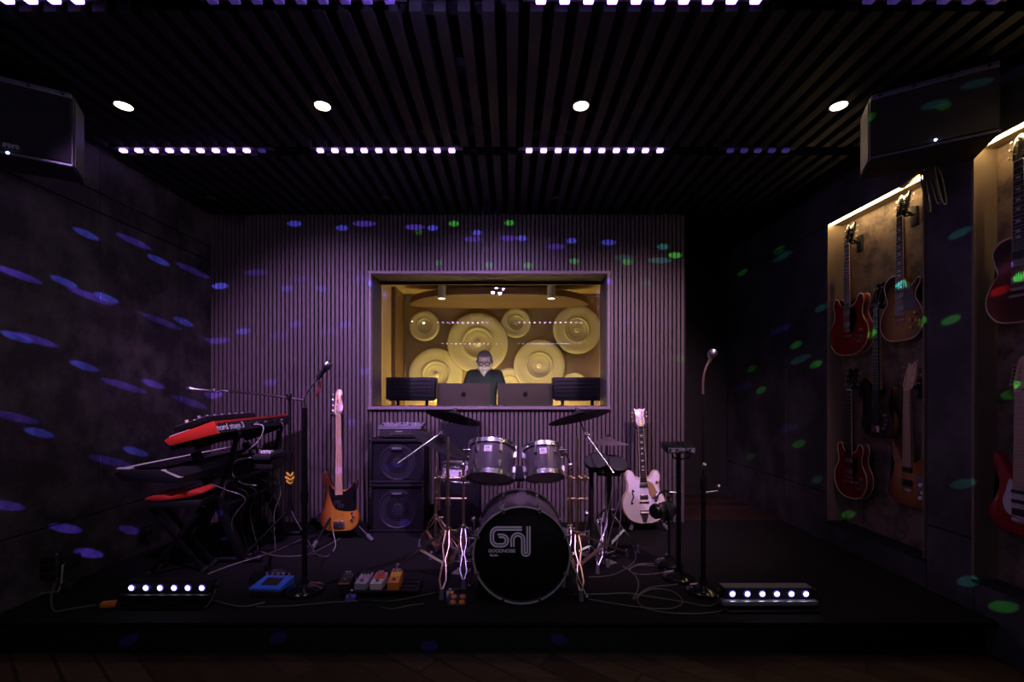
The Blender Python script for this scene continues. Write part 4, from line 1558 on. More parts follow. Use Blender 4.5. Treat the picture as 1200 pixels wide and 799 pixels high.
# hi-hat pedal and kick pedal, throne, electronic pads
t = thing('drum_pedal', 'silver footboard pedal on the carpet right of the bass drum', 'pedal', (FL(700, 655).x, FL(700, 655).y, ST), (0, 0, R(35)))
g = G()
g.box((0, 0, .006), (.10, .30, .008), bev=.002)
g.done('base_plate', 'steel', t)
g = G()
g.box((0, -.02, .055), (.075, .25, .008), rot=(R(-16), 0, 0), bev=.003)
g.done('footboard', 'chrome', t)
g = G()
for s in (-1, 1):
    g.bar((s * .045, .13, .01), (s * .045, .13, .17), .007)
g.bar((-.05, .13, .165), (.05, .13, .165), .007)
g.bar((0, .13, .16), (0, .11, .30), .004)
g.ball((0, .108, .31), .022)
g.done('beater_frame', 'chrome', t)
t = thing('drum_pedal', 'silver footboard pedal on the carpet left of the bass drum', 'pedal', (FL(546, 672).x, FL(546, 672).y + .1, ST), (0, 0, R(-20)))
g = G()
g.box((0, 0, .006), (.10, .30, .008), bev=.002)
g.done('base_plate', 'steel', t)
g = G()
g.box((0, -.02, .055), (.075, .25, .008), rot=(R(-16), 0, 0), bev=.003)
g.done('footboard', 'chrome', t)
g = G()
for s in (-1, 1):
    g.bar((s * .045, .13, .01), (s * .045, .13, .17), .007)
g.bar((-.05, .13, .165), (.05, .13, .165), .007)
g.bar((0, .13, .16), (0, .11, .30), .004)
g.ball((0, .108, .31), .022)
g.done('beater_frame', 'chrome', t)
t = thing('drum_throne', 'round dark drum stool behind the toms with a bluish rim', 'stool', (W(608, 0, 3.75).x, 3.75, ST))
g = G()
zt = W(0, 549, 3.75).z - ST
g.lathe([(0, zt), (.13, zt), (.165, zt - .015), (.172, zt - .05), (.16, zt - .075), (0, zt - .08)], n=32)
g.done('seat', 'amp_vinyl', t)
g = G()
g.bar((0, 0, .08), (0, 0, zt - .078), .016)
g.done('post', 'chrome', t)
for k in range(3):
    a = R(90 + 120 * k)
    g = G()
    g.bar((0, 0, .30), (.24 * math.cos(a), .24 * math.sin(a), .012), .009)
    g.bar((0, 0, .10), (.13 * math.cos(a), .13 * math.sin(a), .145), .006)
    g.done('leg', 'chrome', t)
for px_, py_, d, lab, tl_ in ((699, 540, 3.24, 'black round electronic drum pad right of the smaller tom', (R(28), R(-12), 0)),
                              (722, 543, 3.30, 'black round electronic drum pad at the right end of the drums', (R(30), R(10), 0))):
    p = W(px_, py_, d)
    t = thing('drum_pad', lab, 'drum pad', p, tl_, 'electronic drum pads')
    g = G()
    g.lathe([(0, .018), (.065, .018), (.082, .012), (.088, 0), (.084, -.02), (.05, -.035), (0, -.035)], n=32)
    g.done('pad', 'rubber', t)
    g = G()
    g.lathe([(.081, .013), (.089, .010), (.091, 0), (.088, -.010), (.081, 0), (.081, .013)], n=32)
    g.done('rim', 'black_metal', t)
    g = G()
    g.box((0, .02, -.055), (.04, .05, .05), bev=.008)
    g.bar((0, .0, -.05), (0, .10, -.13), .008)
    g.done('mount', 'chrome', t)
t = thing('drum_rack', 'short black clamp bar carrying the electronic drum pads', 'stand', (0, 0, 0))
a, b = W(690, 552, 3.32), W(738, 548, 3.42)
g = G()
g.bar(a, b, .013)
g.done('cross_bar', 'black_metal', t)
for u in (.06, .50):
    q = a.lerp(b, u)
    g = G()
    g.bar((q.x, q.y, ST), q + Vector((0, 0, .02)), .014)
    g.lathe([(0, 0), (.05, 0), (.045, .02), (0, .03)], Matrix.Translation((q.x, q.y, ST)), n=16)
    g.done('leg', 'black_metal', t)
t = thing('drum_module', 'small dark drum sound module with a bluish display clamped at the right', 'drum module', W(713, 549, 3.32), (R(50), 0, R(-8)))
g = G()
g.box((0, 0, 0), (.17, .11, .035), bev=.006)
g.done('case', 'black', t)
g = G()
g.box((0, .015, .019), (.08, .03, .003))
g.done('display', 'led_violet_dim', t, smooth=False)
for k in range(6):
    g = G()
    g.bar((-.065 + .026 * k, -.03, .017), (-.065 + .026 * k, -.03, .026), .007)
    g.done('knob', 'steel', t)

# ------------------------------------------------------------------ bass amplifier stack and dark speaker column
AX0, AX1 = W(432.5, 0, 3.98).x, W(497, 0, 3.98).x


def bass_cab(label, ytop, ybot, z0, z1):
    w, h, dp = AX1 - AX0, z1 - z0, .28
    t = thing('bass_cabinet', label, 'speaker cabinet', ((AX0 + AX1) / 2, 3.98, z0), group='stacked bass cabinets')
    g = G()
    for (c, s) in (((0, dp / 2, .016), (w, dp, .028)), ((0, dp / 2, h - .016), (w, dp, .028)), ((-w / 2 + .012, dp / 2, h / 2), (.024, dp, h - .004)), ((w / 2 - .012, dp / 2, h / 2), (.024, dp, h - .004)), ((0, dp - .01, h / 2), (w, .02, h - .01))):
        g.box(c, s, bev=.007)
    g.done('shell', 'amp_vinyl', t)
    g = G()
    g.box((0, .030, h / 2), (w - .05, .008, h - .06), bev=.002)
    gr = g.done('baffle', 'grille_cloth', t, smooth=False)
    g = G()
    toy = Matrix.Rotation(R(90), 4, 'X')
    rr = min(w, h) * .38
    g.lathe([(rr * 1.08, .0), (rr * 1.06, .008), (rr * .98, .010), (rr * .92, .002), (rr * .35, -.002), (rr * .30, .006), (0, .012)], Matrix.Translation((0, .026, h * .46)) @ toy, n=40)
    g.done('speaker_cone', 'cone', t)
    g = G()
    # woven metal guard: fine crossing wires
    n = 16
    for i in range(n):
        zz = .05 + (h - .10) * i / (n - 1)
        g.bar((-w / 2 + .03, .010, zz), (w / 2 - .03, .010, zz), .0010, n=4)
    n = 20
    for i in range(n):
        xx = -w / 2 + .035 + (w - .07) * i / (n - 1)
        g.bar((xx, .012, .035), (xx, .012, h - .035), .0010, n=4)
    g.done('grille', 'cone', t, smooth=False)
    g = G()
    g.box((0, .002, h - .085), (.115, .006, .026), bev=.002)
    pl = g.done('name_plate', 'plate_dark', t)
    words('lettering', 'MESA', .023, 'plate_silver', pl, Matrix.Translation((-.0, -.0016, h - .085)) @ Matrix.Rotation(R(90), 4, 'X') @ Matrix.Diagonal((1.45, 1, 1, 1)), weight=.0006)
    for sx in (-1, 1):
        for zz in (0.0, h):
            g = G()
            g.ball((sx * (w / 2 - .012), .012, zz + (.012 if zz == 0 else -.012)), .019, n=10)
            g.done('corner', 'black_metal', t)
    return t


zA0, zA1, zB1 = ST, W(0, 567, 3.98).z, W(0, 514, 3.98).z
bass_cab('black bass speaker cabinet standing on the stage, lower of the stack', 567, 625, zA0, zA1)
bass_cab('black bass speaker cabinet stacked on another one under the amplifier head', 514, 565, zA1, zB1)
hx = W(467.5, 0, 4.0).x
t = thing('amplifier_head', 'small black amplifier head with a row of knobs on top of the bass cabinets', 'amplifier', (hx, 4.0, zB1))
g = G()
g.box((0, .11, .042), (.34, .22, .066), bev=.006)
g.done('case', 'black', t)
g = G()
g.box((0, -.001, .042), (.31, .004, .052))
g.done('front_panel', 'plate_dark', t, smooth=False)
for k in range(10):
    g = G()
    g.bar((-.07 + .022 * k, -.002, .040), (-.07 + .022 * k, -.016, .040), .0075, n=10)
    g.done('knob', 'steel', t)
g = G()
g.box((-.0, -.004, .062), (.06, .003, .008))
g.done('name_plate', 'plate_silver', t, smooth=False)
for sx in (-.13, .13):
    g = G()
    g.bar((sx, .04, 0), (sx, .04, .012), .012)
    g.done('foot', 'rubber', t)
t = thing('mixing_desk', 'flat silver mixer with violet lit controls lying on the amplifier head', 'mixer', (hx + .0, 4.04, zB1 + .075), (R(7), 0, 0))
g = G()
g.box((0, .09, .016), (.40, .22, .026), bev=.006)
g.done('case', 'black_metal', t)
g = G()
g.box((0, .085, .030), (.38, .19, .003))
g.box((0, -.021, .018), (.38, .003, .016))
g.done('panel', 'mixer_silver', t, smooth=False)
for k in range(9):
    g = G()
    g.bar((-.16 + .04 * k, .03 + .05 * (k % 3), .031), (-.16 + .04 * k, .03 + .05 * (k % 3), .044), .008, n=8)
    g.done('knob', 'plate_silver' if k % 2 else 'black', t)
for k in range(4):
    g = G()
    g.box((.03 + .03 * k, -.0235, .020), (.018, .003, .010), bev=.001)
    g.done('button', 'led_violet_dim', t)
ca, cb = W(516, 0, 4.1).x, W(562, 0, 4.1).x
t = thing('speaker_column', 'tall plain dark loudspeaker cabinet behind the left crash cymbal', 'speaker', ((ca + cb) / 2, 4.08, ST))
zc = W(0, 494, 4.08).z - ST
g = G()
g.box((0, .10, zc / 2), (cb - ca, .19, zc), bev=.012)
g.done('cabinet', 'amp_vinyl', t)
g = G()
g.box((0, .004, zc / 2), (cb - ca - .03, .008, zc - .04), bev=.004)
g.done('grille', 'grille_cloth', t)


# ------------------------------------------------------------------ instruments on stands
def guitar_stand(label, x, y, zneck, legs, lean=0.0, yoke_at=None, group='guitar stands'):
    t = thing('guitar_stand', label, 'stand', (x, y, ST), group=group)
    top = zneck - ST
    g = G()
    g.bar((0, 0, .22), (0, lean, top), .011)
    g.done('post', 'black_metal', t)
    g = G()
    yk = Vector(yoke_at) - Vector((x, y, ST)) if yoke_at else Vector((0, lean, top))
    g.tube([Vector((0, lean, top)), yk + Vector((0, .03, 0))], .008, 8)
    g.tube([yk + Vector((-.042, -.03, .02)), yk + Vector((-.040, -.0, .004)), yk + Vector((-.025, .028, 0)), yk + Vector((.025, .028, 0)), yk + Vector((.040, 0, .004)), yk + Vector((.042, -.03, .02))], .009, 8)
    g.done('yoke', 'rubber', t)
    for (lx, ly) in legs:
        g = G()
        v = Vector((lx - x, ly - y, 0.012))
        g.bar((0, 0, .26), v, .011, .011)
        lg_ = g.done('leg', 'black_metal', t)
        g = G()
        d = (v - Vector((0, 0, .26))).normalized()
        g.bar(v - d * .07, v, .017)
        g.done('rubber_foot', 'grey_rubber', lg_)
    g = G()
    g.bar((0, 0, .24), (0, -.04, .20), .012)
    for s in (-1, 1):
        g.tube([(0, -.03, .20), (s * .09, -.03, .195), (s * .11, -.10, .195), (s * .11, -.125, .225)], .009, 8)
    g.done('cradle', 'rubber', t)
    return t


PB = dict(outline=pb_outline(), thick=.045, top='burst_bass', bev=.012, nut=.965, join=.37, board=.300, scale=.86, head='inline', nw=(.031, .020), strings=4, headmat='maple', neck='neck_maple', boardmat='neck_maple', hk=.92, metal='chrome', lean=6,
          guard=[(-.045, .345), (-.078, .385), (-.082, .33), (-.064, .25), (-.035, .19), (.02, .168), (.08, .163), (.132, .168), (.142, .195), (.116, .245), (.118, .30), (.136, .35), (.140, .385), (.126, .393), (.093, .355), (.045, .328)], guardmat='pickguard_black',
          pickups=[(-.014, .235, .055, .036, 'black'), (.016, .205, .055, .036, 'black')], bridge=.055, bw=.090, bh=.060, knobs=[(.108, .145), (.118, .115), (.105, .09)], knobmat='chrome')
bd = 3.80
bpos = W(399, 622, bd)
bass = guitar('bass_guitar', 'sunburst electric bass with maple headstock and black pickguard on a floor stand', 'bass guitar', bpos, (R(-5), R(-2.3), 0), PB)
sb = 1.0
zt = W(0, 488, bd).z
guitar_stand('black tripod stand holding the sunburst bass', W(390, 0, bd).x, bd + .12, zt - .0, [(FL(366, 645).x, FL(366, 645).y), (FL(437, 635).x, FL(437, 635).y), (W(392, 0, 4.15).x, 4.15)], .10,
             yoke_at=(W(389.5, 0, bd).x, bd + .10, zt))
GW = dict(outline=es_outline(.92), thick=.055, top='white_lacquer', bev=.006, binding=2, nut=.845, join=.42, board=.352, scale=.63, head='winged', headmat='white_lacquer', headdecal='gold', neckbind=1, boardmat='ebony', neck='maple', metal='gold', lean=8,
          guard=[(.032, .365), (.075, .345), (.100, .30), (.130, .225), (.125, .205), (.07, .215), (.045, .26)], guard_smooth=False, guardmat='pickguard_gold', guard_lift=.012,
          pickups=[(0, .325, .070, .036, 'nickel'), (0, .225, .070, .036, 'nickel')], bridge=.180, bw=.085, bh=.014, vibrato=1, fholes=[-1], knobs=[(.115, .35), (.105, .145), (.13, .165)], knobmat='gold', inlay=1)
gd = 4.02
gpos = W(755, 612, gd)
gret = guitar('electric_guitar', 'white hollow body guitar with gold pickguard standing in front of the slatted wall', 'guitar', gpos, (R(-6), R(-1), 0), GW)
guitar_stand('low black stand under the white hollow body guitar', W(756, 0, gd).x, gd + .13, W(0, 505, gd).z, [(FL(738, 622).x, FL(738, 622).y - .02), (FL(783, 622).x, FL(783, 622).y - .02), (W(757, 0, 4.27).x, 4.26)], .09,
             yoke_at=(W(753.5, 0, gd).x, gd + .10, W(0, 503, gd).z))

# ------------------------------------------------------------------ keyboards at the left
NX0, NX1, NY0, NY1 = -2.325, -1.985, 3.06, 4.10


def tiltbox(x0, z0, x1, z1, th, y0, y1):
    """Corners of a slab whose top runs from (x0, z0) to (x1, z1), thickness th below it."""
    d = Vector((x1 - x0, 0, z1 - z0)).normalized()
    n = Vector((-d.z, 0, d.x)) * th
    a, b = Vector((x0, 0, z0)), Vector((x1, 0, z1))
    return [Vector((q.x, y, q.z)) for (q, y) in ((a - n, y0), (b - n, y0), (b - n, y1), (a - n, y1), (a, y0), (b, y0), (b, y1), (a, y1))]


zF, zR = W(0, 515, 3.06).z, W(0, 494, 3.06).z
nord = thing('keyboard', 'red stage keyboard with white lettering on its rear, on the upper tier', 'keyboard', (0, 0, 0), group='keyboards')
g = G()
g.hull8(tiltbox(NX0 + .01, zF + .002, NX1 - .001, zR - .001, .082, NY0 + .022, NY1 - .022))
g.done('case', 'black', nord, smooth=False)
for y0, y1 in ((NY0, NY0 + .022), (NY1 - .022, NY1)):
    g = G()
    d = Vector((NX1 - NX0, 0, zR - zF)).normalized()
    n = Vector((-d.z, 0, d.x))
    a, b = Vector((NX0, 0, zF)), Vector((NX1, 0, zR))
    prof = [a - n * .055 + d * .025, b - n * .085, b + n * .004, b - d * .02 + n * .006, a + d * .05 + n * .004, a + d * .0 - n * .006]
    prof = [(p.x, p.z) for p in prof]
    g.prism(prof, y0, y1, .003)
    g.done('end_cheek', 'nord_red', nord)
g = G()
g.hull8(tiltbox(NX0 + .17, zF + (zR - zF) * .5 + .004, NX1, zR + .003, .016, NY0 + .02, NY1 - .02))
g.done('top_panel', 'nord_red', nord, smooth=False)
d = Vector((NX1 - NX0, 0, zR - zF)).normalized()
nn = Vector((-d.z, 0, d.x))
km = Matrix(((d.x, 0, nn.x, NX0), (0, 1, 0, 0), (d.z, 0, nn.z, zF), (0, 0, 0, 1)))
g = G()
g.M = km
for k in range(36):
    g.box((.085, NY0 + .05 + k * .0262, .006), (.14, .0245, .016), bev=.0015, seg=1)
g.done('white_key', 'ivory', nord, smooth=False)
g = G()
g.M = km
for k in range(35):
    if k % 7 not in (2, 6):
        g.box((.115, NY0 + .063 + k * .0262, .018), (.085, .013, .014))
g.done('black_key', 'black_gloss', nord, smooth=False)
for k in range(12):
    g = G()
    g.M = km
    g.bar((.24, NY0 + .10 + k * .07, .004), (.24, NY0 + .10 + k * .07, .022), .009, n=8)
    g.done('knob', 'black' if k % 3 else 'plate_silver', nord)
for k in range(9):
    g = G()
    q = Vector((NX1 - .002, NY0 + .42 + k * .065, zR)) - nn * .045
    g.bar(q, q + d * .012, .010, n=10)
    g.done('socket', 'steel' if k % 2 else 'black_metal', nord)
rm = Matrix(((0, nn.x, d.x, NX1 + .0015), (1, 0, 0, NY0 + .17), (0, nn.z, d.z, zR), (0, 0, 0, 1)))
words('lettering', 'nord stage 3', .062, 'white', nord, rm @ Matrix.Translation((-.01, -.045, 0)), align_x='CENTER', weight=.0012)

# flat synthesizer lying on the red keyboard
p = W(246, 497, 3.35)
syn = thing('synthesizer', 'small dark synthesizer with silver knobs lying on the red keyboard', 'synthesizer', (-2.16, 3.42, 0), group='keyboards')
g = G()
g.M = km
g.box((.16, 3.42, .045), (.24, .60, .040), bev=.005)
g.done('case', 'black_metal', syn)
g = G()
g.M = km
g.box((.16, 3.42, .0665), (.22, .57, .003))
g.done('panel', 'mixer_silver', syn, smooth=False)
for k in range(14):
    g = G()
    g.M = km
    yy = 3.16 + (k // 2) * .085
    xx = .12 + .09 * (k % 2)
    g.bar((xx, yy, .067), (xx, yy, .090), .010, n=8)
    g.done('knob', 'plate_silver' if k % 2 else 'cream', syn)
for o in syn.children:
    o.location = (2.16, -3.42, 0)

# long black stage piano on the lower tier
KX0, KX1, PY0, PY1 = -2.60, -2.16, 3.00, 4.18
zP = W(0, 549, 3.0).z
pia = thing('keyboard', 'long black stage piano with a line of white keys, on the lower tier', 'keyboard', (0, 0, 0), group='keyboards')
g = G()
g.prism([(KX0 - .01, zP - .030), (KX0 + .055, zP - .082), (KX1, zP - .100), (KX1 + .003, zP - .050), (KX1 - .03, zP - .012), (KX0 + .15, zP - .012), (KX0 + .05, zP - .012)], PY0, PY1, .005)
g.done('case', 'black', pia)
g = G()
for k in range(50):
    g.box((KX0 + .055, PY0 + .05 + k * .0222, zP - .001), (.045, .0205, .012), bev=.001, seg=1)
g.done('white_key', 'ivory', pia, smooth=False)
g = G()
g.box((KX0 + .055, PY0 + .019, zP - .002), (.095, .034, .012), bev=.003)
g.done('key_block', 'ivory', pia, smooth=False)
g = G()
g.box((KX0 + .20, (PY0 + PY1) / 2, zP + .002), (.20, PY1 - PY0 - .06, .016), bev=.003)
g.done('control_panel', 'black_gloss', pia)
g = G()
g.hull8([(KX1 - .135, PY0 - .004, zP - .010), (KX1 - .112, PY0 - .004, zP - .010), (KX1 + .006, PY0 - .004, zP - .058), (KX1 - .022, PY0 - .004, zP - .060),
         (KX1 - .135, PY0 + .012, zP - .008), (KX1 - .112, PY0 + .012, zP - .008), (KX1 + .006, PY0 + .012, zP - .056), (KX1 - .022, PY0 + .012, zP - .058)])
g.done('end_highlight', 'ivory', pia, smooth=False, label='pale strip as the highlight on the near end')  # highlight sliver on the end, built as a pale strip

# the two-tier stand
t = thing('keyboard_stand', 'black two tier keyboard stand with slanted legs and cables', 'stand', (0, 0, 0))
for yy in (3.30, 3.92):
    g = G()
    g.box((-2.20, yy, (ST + zP) / 2 - .05), (.05, .07, .80), rot=(0, R(20), 0), bev=.006)
    g.box((-2.10, yy, .60), (.045, .06, .86), rot=(0, R(-24), 0), bev=.006)
    g.bar((-2.42, yy, ST + .02), (-1.80, yy, ST + .02), .018)
    g.done('leg', 'black_metal', t)
    g = G()
    g.box((-2.33, yy, zP - .118), (.50, .045, .03), bev=.005)
    g.done('lower_arm', 'black_metal', t)
    g = G()
    g.bar((-2.04, yy, zP - .12), (-1.98, yy, zR - .13), .018)
    q = [km @ Vector((.02, yy, -.10)), km @ Vector((.36, yy, -.10))]
    g.bar(q[0], q[1], .014)
    g.bar((-1.98, yy, zR - .16), q[1], .014)
    g.done('upper_arm', 'black_metal', t)
g = G()
g.bar((-2.02, 3.25, .62), (-2.02, 3.97, .62), .018)
g.bar((-2.02, 3.25, zP - .14), (-2.02, 3.97, zP - .14), .016)
g.done('cross_bar', 'black_metal', t)

# audio interface on a bracket beside the keyboards
p = W(309, 530, 3.55)
t = thing('audio_mixer', 'small black mixer with white faders on an arm beside the keyboards', 'mixer', (p.x, p.y, p.z))
g = G()
g.box((0, 0, -.020), (.24, .26, .040), bev=.005)
g.box((0.02, 0, -.08), (.20, .20, .07), bev=.008)
g.done('case', 'black', t)
g = G()
g.box((0, 0, .001), (.22, .24, .003))
g.done('panel', 'plate_dark', t, smooth=False)
for k in range(8):
    g = G()
    if k < 4:
        g.bar((-.095 + .028 * k, -.06 + .03 * (k % 2), .002), (-.095 + .028 * k, -.06 + .03 * (k % 2), .026), .009, n=8)
    else:
        g.box((.03 + .020 * (k - 4), -.06, .012), (.014, .05, .022), bev=.003)
    g.done('knob' if k < 4 else 'fader', 'plate_silver' if k < 4 else 'white', t)
g = G()
g.bar((-.10, 0, -.06), (-.32, 0, -.14), .012)
g.done('arm', 'black_metal', t)

# red bench
c = W(199, 583, 3.02)
t = thing('keyboard_bench', 'low bench with a creased red seat in front of the keyboards', 'bench', (c.x, c.y + .05, ST), (0, 0, R(8)))
zs_ = c.z - ST
g = G()
prof = smooth_pts([(-.175, zs_ - .018), (-.15, zs_ + .004), (-.07, zs_ + .012), (-.015, zs_ + .002), (.03, zs_ + .022), (.11, zs_ + .036), (.165, zs_ + .034), (.176, zs_ + .014),
                   (.12, zs_ - .004), (0, zs_ - .022), (-.10, zs_ - .028)], 4)
g.prism([(p.x, p.y) for p in prof], -.03, .20, .012)
g.done('cushion', 'seat_red', t)
g = G()
g.box((0, .085, zs_ - .052), (.33, .21, .05), bev=.008)
g.done('seat_base', 'black', t)
for yy in (.02, .15):
    for s in (-1, 1):
        g = G()
        g.box((s * .0, yy, (zs_ - .07) / 2 + .005), (.030, .022, math.hypot(.34, zs_ - .08)), rot=(0, math.atan2(s * .34, zs_ - .08), 0), bev=.004)
        lg_ = g.done('leg', 'black_metal', t)
        g = G()
        g.bar((-s * .17, yy - .03, .016), (-s * .17, yy + .03, .016), .016)
        g.done('foot', 'rubber', lg_)
# ------------------------------------------------------------------ microphones on stands


def round_base(t, r=.125, m='black_gloss'):
    g = G()
    g.lathe([(0, 0), (r - .004, 0), (r, .006), (r * .97, .020), (r * .80, .034), (r * .40, .047), (.030, .053), (.024, .075), (0, .078)], n=48)
    return g.done('base', m, t)


def microphone(label, head, tail, m='black'):
    """Head is the far end of the grille, tail is where the cable leaves."""
    h, tl_ = Vector(head), Vector(tail)
    ax = (h - tl_).normalized()
    L = (h - tl_).length
    t = thing('microphone', label, 'microphone', tl_, align(ax).to_euler(), 'microphones')
    g = G()
    g.lathe([(0, 0), (.010, 0), (.011, .02), (.017, L - .055), (.020, L - .05), (0, L - .05)], n=16)
    g.done('handle', m, t)
    g = G()
    g.lathe([(.019, L - .052), (.026, L - .040), (.027, L - .022), (.020, L - .006), (.008, L), (0, L)], n=16)
    g.done('grille', 'steel', t)
    return t


# left: upright stand with round base and gooseneck
b = FL(357, 693)
d0 = b.y
t = thing('microphone_stand', 'straight black stand with round base and curved neck left of the bass guitar', 'stand', b, group='microphone stands')
round_base(t, .118)
g = G()
ztop = W(0, 478, d0).z - ST
g.bar((0, 0, .05), (0, 0, ztop), .016)
g.bar((0, 0, .55), (0, 0, .62), .021)
g.done('pole', 'black_metal', t)
g = G()
nk_ = [(0, 0, ztop - .02), (0, 0, ztop + .05), (.022, 0, ztop + .125), (.07, 0, ztop + .20)]
q = W(374, 447, d0) - b
nk_ = smooth_pts([(0, 0, ztop - .01), W(357.5, 468, d0) - b, W(362, 457, d0) - b, W(370, 446, d0) - b, W(375, 439, d0) - b], 5, closed=False)
g.tube(nk_, .0065, 8)
g.done('gooseneck', 'chrome', t)
g = G()
g.tube([W(372, 443, d0) - b, W(377, 436, d0) - b], .017, 10)
g.done('clip', 'rubber', t)
microphone('black microphone pointing up right on the curved neck left of the bass guitar', W(387.5, 424, d0), W(373, 442, d0))
# left: boom stand reaching over the keyboards
bx_, by_ = W(339.5, 0, 3.55).x, 3.55
t = thing('microphone_stand', 'black boom stand reaching left over the keyboards, yellow tag on its pole', 'stand', (bx_, by_, ST), group='microphone stands')
zt = W(0, 463, by_).z - ST
g = G()
g.bar((0, 0, .30), (0, 0, zt), .012)
g.bar((0, 0, .30), (0, 0, .72), .017)
g.bar((0, 0, .70), (0, 0, .76), .022)
g.done('pole', 'black_metal', t)
g = G()
o_ = Vector((bx_, by_, ST))
g.tube([W(356, 469, by_) - o_, W(339, 466, by_) - o_, W(300, 461, by_) - o_, W(268, 458.5, by_) - o_], .008, 8)
g.box((0, -.01, zt - .01), (.03, .04, .045), bev=.006)
g.done('boom_arm', 'black_metal', t)
g = G()
g.tube(smooth_pts([W(270, 459, by_) - o_, W(262, 457.5, by_) - o_, W(254, 458.5, by_) - o_, W(247, 457.6, by_) - o_], 4, closed=False), .006, 8)
g.box(W(250, 458, by_) - o_, (.05, .03, .03), bev=.006)
g.done('clip', 'steel', t)
for a in (90, 205, 335):
    g = G()
    v = Vector((.29 * math.cos(R(a)), .29 * math.sin(R(a)) - .02, .012))
    g.bar((0, 0, .32), v, .0095)
    lg_ = g.done('leg', 'black_metal', t)
    g = G()
    g.bar(v + Vector((0, 0, -.004)) - v.normalized() * .04, v, .013)
    g.done('rubber_foot', 'rubber', lg_)
g = G()
g.bar((0, 0, .33), (0, 0, .27), .026)
g.done('collar', 'black_metal', t)
microphone('silver and black microphone at the left end of the boom over the keyboards', W(219, 455.5, by_), W(247, 458, by_), 'nickel')
zc = W(0, 560, by_ - .0).z
tg = thing('cable_tie', 'yellow cable tie wrapped round the boom stand pole', 'cable tie', (bx_, by_, zc))
g = G()
for k in range(3):
    g.tube([((.020 + .007 * (k % 2)) * math.cos(2 * PI * j / 14), (.020 + .007 * (k % 2)) * math.sin(2 * PI * j / 14), -.03 + .03 * k + .01 * math.sin(2 * PI * j / 7)) for j in range(14)], .009, 6, closed=True)
g.done('band', 'yellow_tape', tg)
# right: upright stand with gooseneck
b = FL(824, 694)
d0 = b.y
t = thing('microphone_stand', 'straight black stand with round base and long curved neck at the right', 'stand', b, group='microphone stands')
round_base(t, .106)
z1 = W(0, 566, d0).z - ST
z2 = W(0, 462, d0).z - ST
g = G()
g.bar((0, 0, .05), (0, 0, z1), .0155)
g.bar((0, 0, z1), (0, 0, z2), .0085)
g.bar((0, 0, z1 - .03), (0, 0, z1 + .035), .021)
g.done('pole', 'black_metal', t)
g = G()
g.bar((0, 0, z1 - .06), (.085, -.01, z1 - .045), .006)
g.ball((.09, -.01, z1 - .02), .016, n=10)
g.bar((0, 0, z1 + .09), (-.0, -.02, z1 + .12), .012)
g.done('clutch', 'steel', t)
g = G()
g.tube(smooth_pts([(0, 0, z2), W(824, 448, d0) - b, W(825.5, 436, d0) - b, W(829, 427, d0) - b, W(831.5, 423, d0) - b], 5, closed=False), .0075, 8)
g.done('gooseneck', 'brass_chrome', t)
microphone('slim brassy microphone on top of the curved neck at the right', W(837, 409, d0), W(831, 424, d0), 'brass_chrome')
# right: mixer on a pole with crossbar and headphones
b = FL(795, 678)
d0 = b.y
t = thing('mixer_stand', 'black pole stand with round base carrying a small mixer, right of the white guitar', 'stand', b)
round_base(t, .104)
g = G()
zt = W(0, 528, d0).z - ST
g.bar((0, 0, .05), (0, 0, .62), .0155)
g.bar((0, 0, .60), (0, 0, zt), .0115)
g.done('pole', 'black_metal', t)
g = G()
zc = W(0, 577, d0).z - ST
g.bar((-.06, 0, zc), (.02, 0, zc), .006)
g.done('cross_bar', 'chrome', t)
g = G()
g.box((0, 0, zt - .005), (.15, .16, .008), bev=.002)
g.tube([(-.06, -.05, zt - .01), (-.05, -.05, zt - .04), (0, -.02, zt - .055), (.05, -.05, zt - .04), (.06, -.05, zt - .01)], .005, 6)
g.done('tray', 'black_metal', t)
m_ = thing('monitor_mixer', 'small silver edged personal mixer full of knobs on the pole stand', 'mixer', (b.x - .005, b.y, ST + zt), (R(12), 0, 0))
g = G()
g.box((0, 0, .024), (.185, .13, .044), bev=.005)
g.done('case', 'black_metal', m_)
g = G()
g.box((0, -.0665, .024), (.172, .003, .034))
g.done('front_panel', 'mixer_silver', m_, smooth=False)
for k in range(8):
    g = G()
    xx = -.074 + .021 * k
    g.bar((xx, -.066, .030 - .012 * (k % 2)), (xx, -.080, .030 - .012 * (k % 2)), .0065, n=8)
    g.done('knob', ('black', 'plate_silver', 'black')[k % 3], m_)
for k in range(5):
    g = G()
    g.bar((-.07 + .035 * k, .0, .045), (-.07 + .035 * k, .0, .058), .008, n=8)
    g.done('knob', 'black', m_)
b2 = FL(783, 675)
b2.y += .12
hp = thing('headphone_stand', 'slim black pole with a hook carrying headphones, beside the white guitar', 'stand', (W(784, 0, 3.24).x, 3.24, ST))
round_base(hp, .10)
g = G()
zz = W(0, 583, 3.24).z - ST
g.bar((0, 0, .05), (0, 0, zz), .009)
g.tube([(0, 0, zz), (-.01, -.02, zz + .012), (-.03, -.05, zz + .008), (-.03, -.07, zz + .03)], .006, 8)
g.done('pole', 'black_metal', hp)
c = W(777, 593, 3.16)
hd = thing('headphones', 'black headphones with chrome trim hanging in front of the white guitar', 'headphones', c, (R(6), 0, R(24)))
g = G()
g.tube([(.070 * math.cos(R(a)), 0, .055 + .052 * math.sin(R(a))) for a in range(-25, 206, 11)], [.009] * 21 + [.009], 8)
g.done('headband', 'chrome', hd)
for s in (-1, 1):
    g = G()
    m = Matrix.Translation((s * .062, 0, -.030)) @ Matrix.Rotation(R(90), 4, 'Y')
    g.lathe([(0, -.020), (.044, -.020), (.052, -.008), (.052, .010), (.042, .022), (0, .022)], m, n=24)
    g.done('ear_cup', 'black_gloss', hd)
g = G()
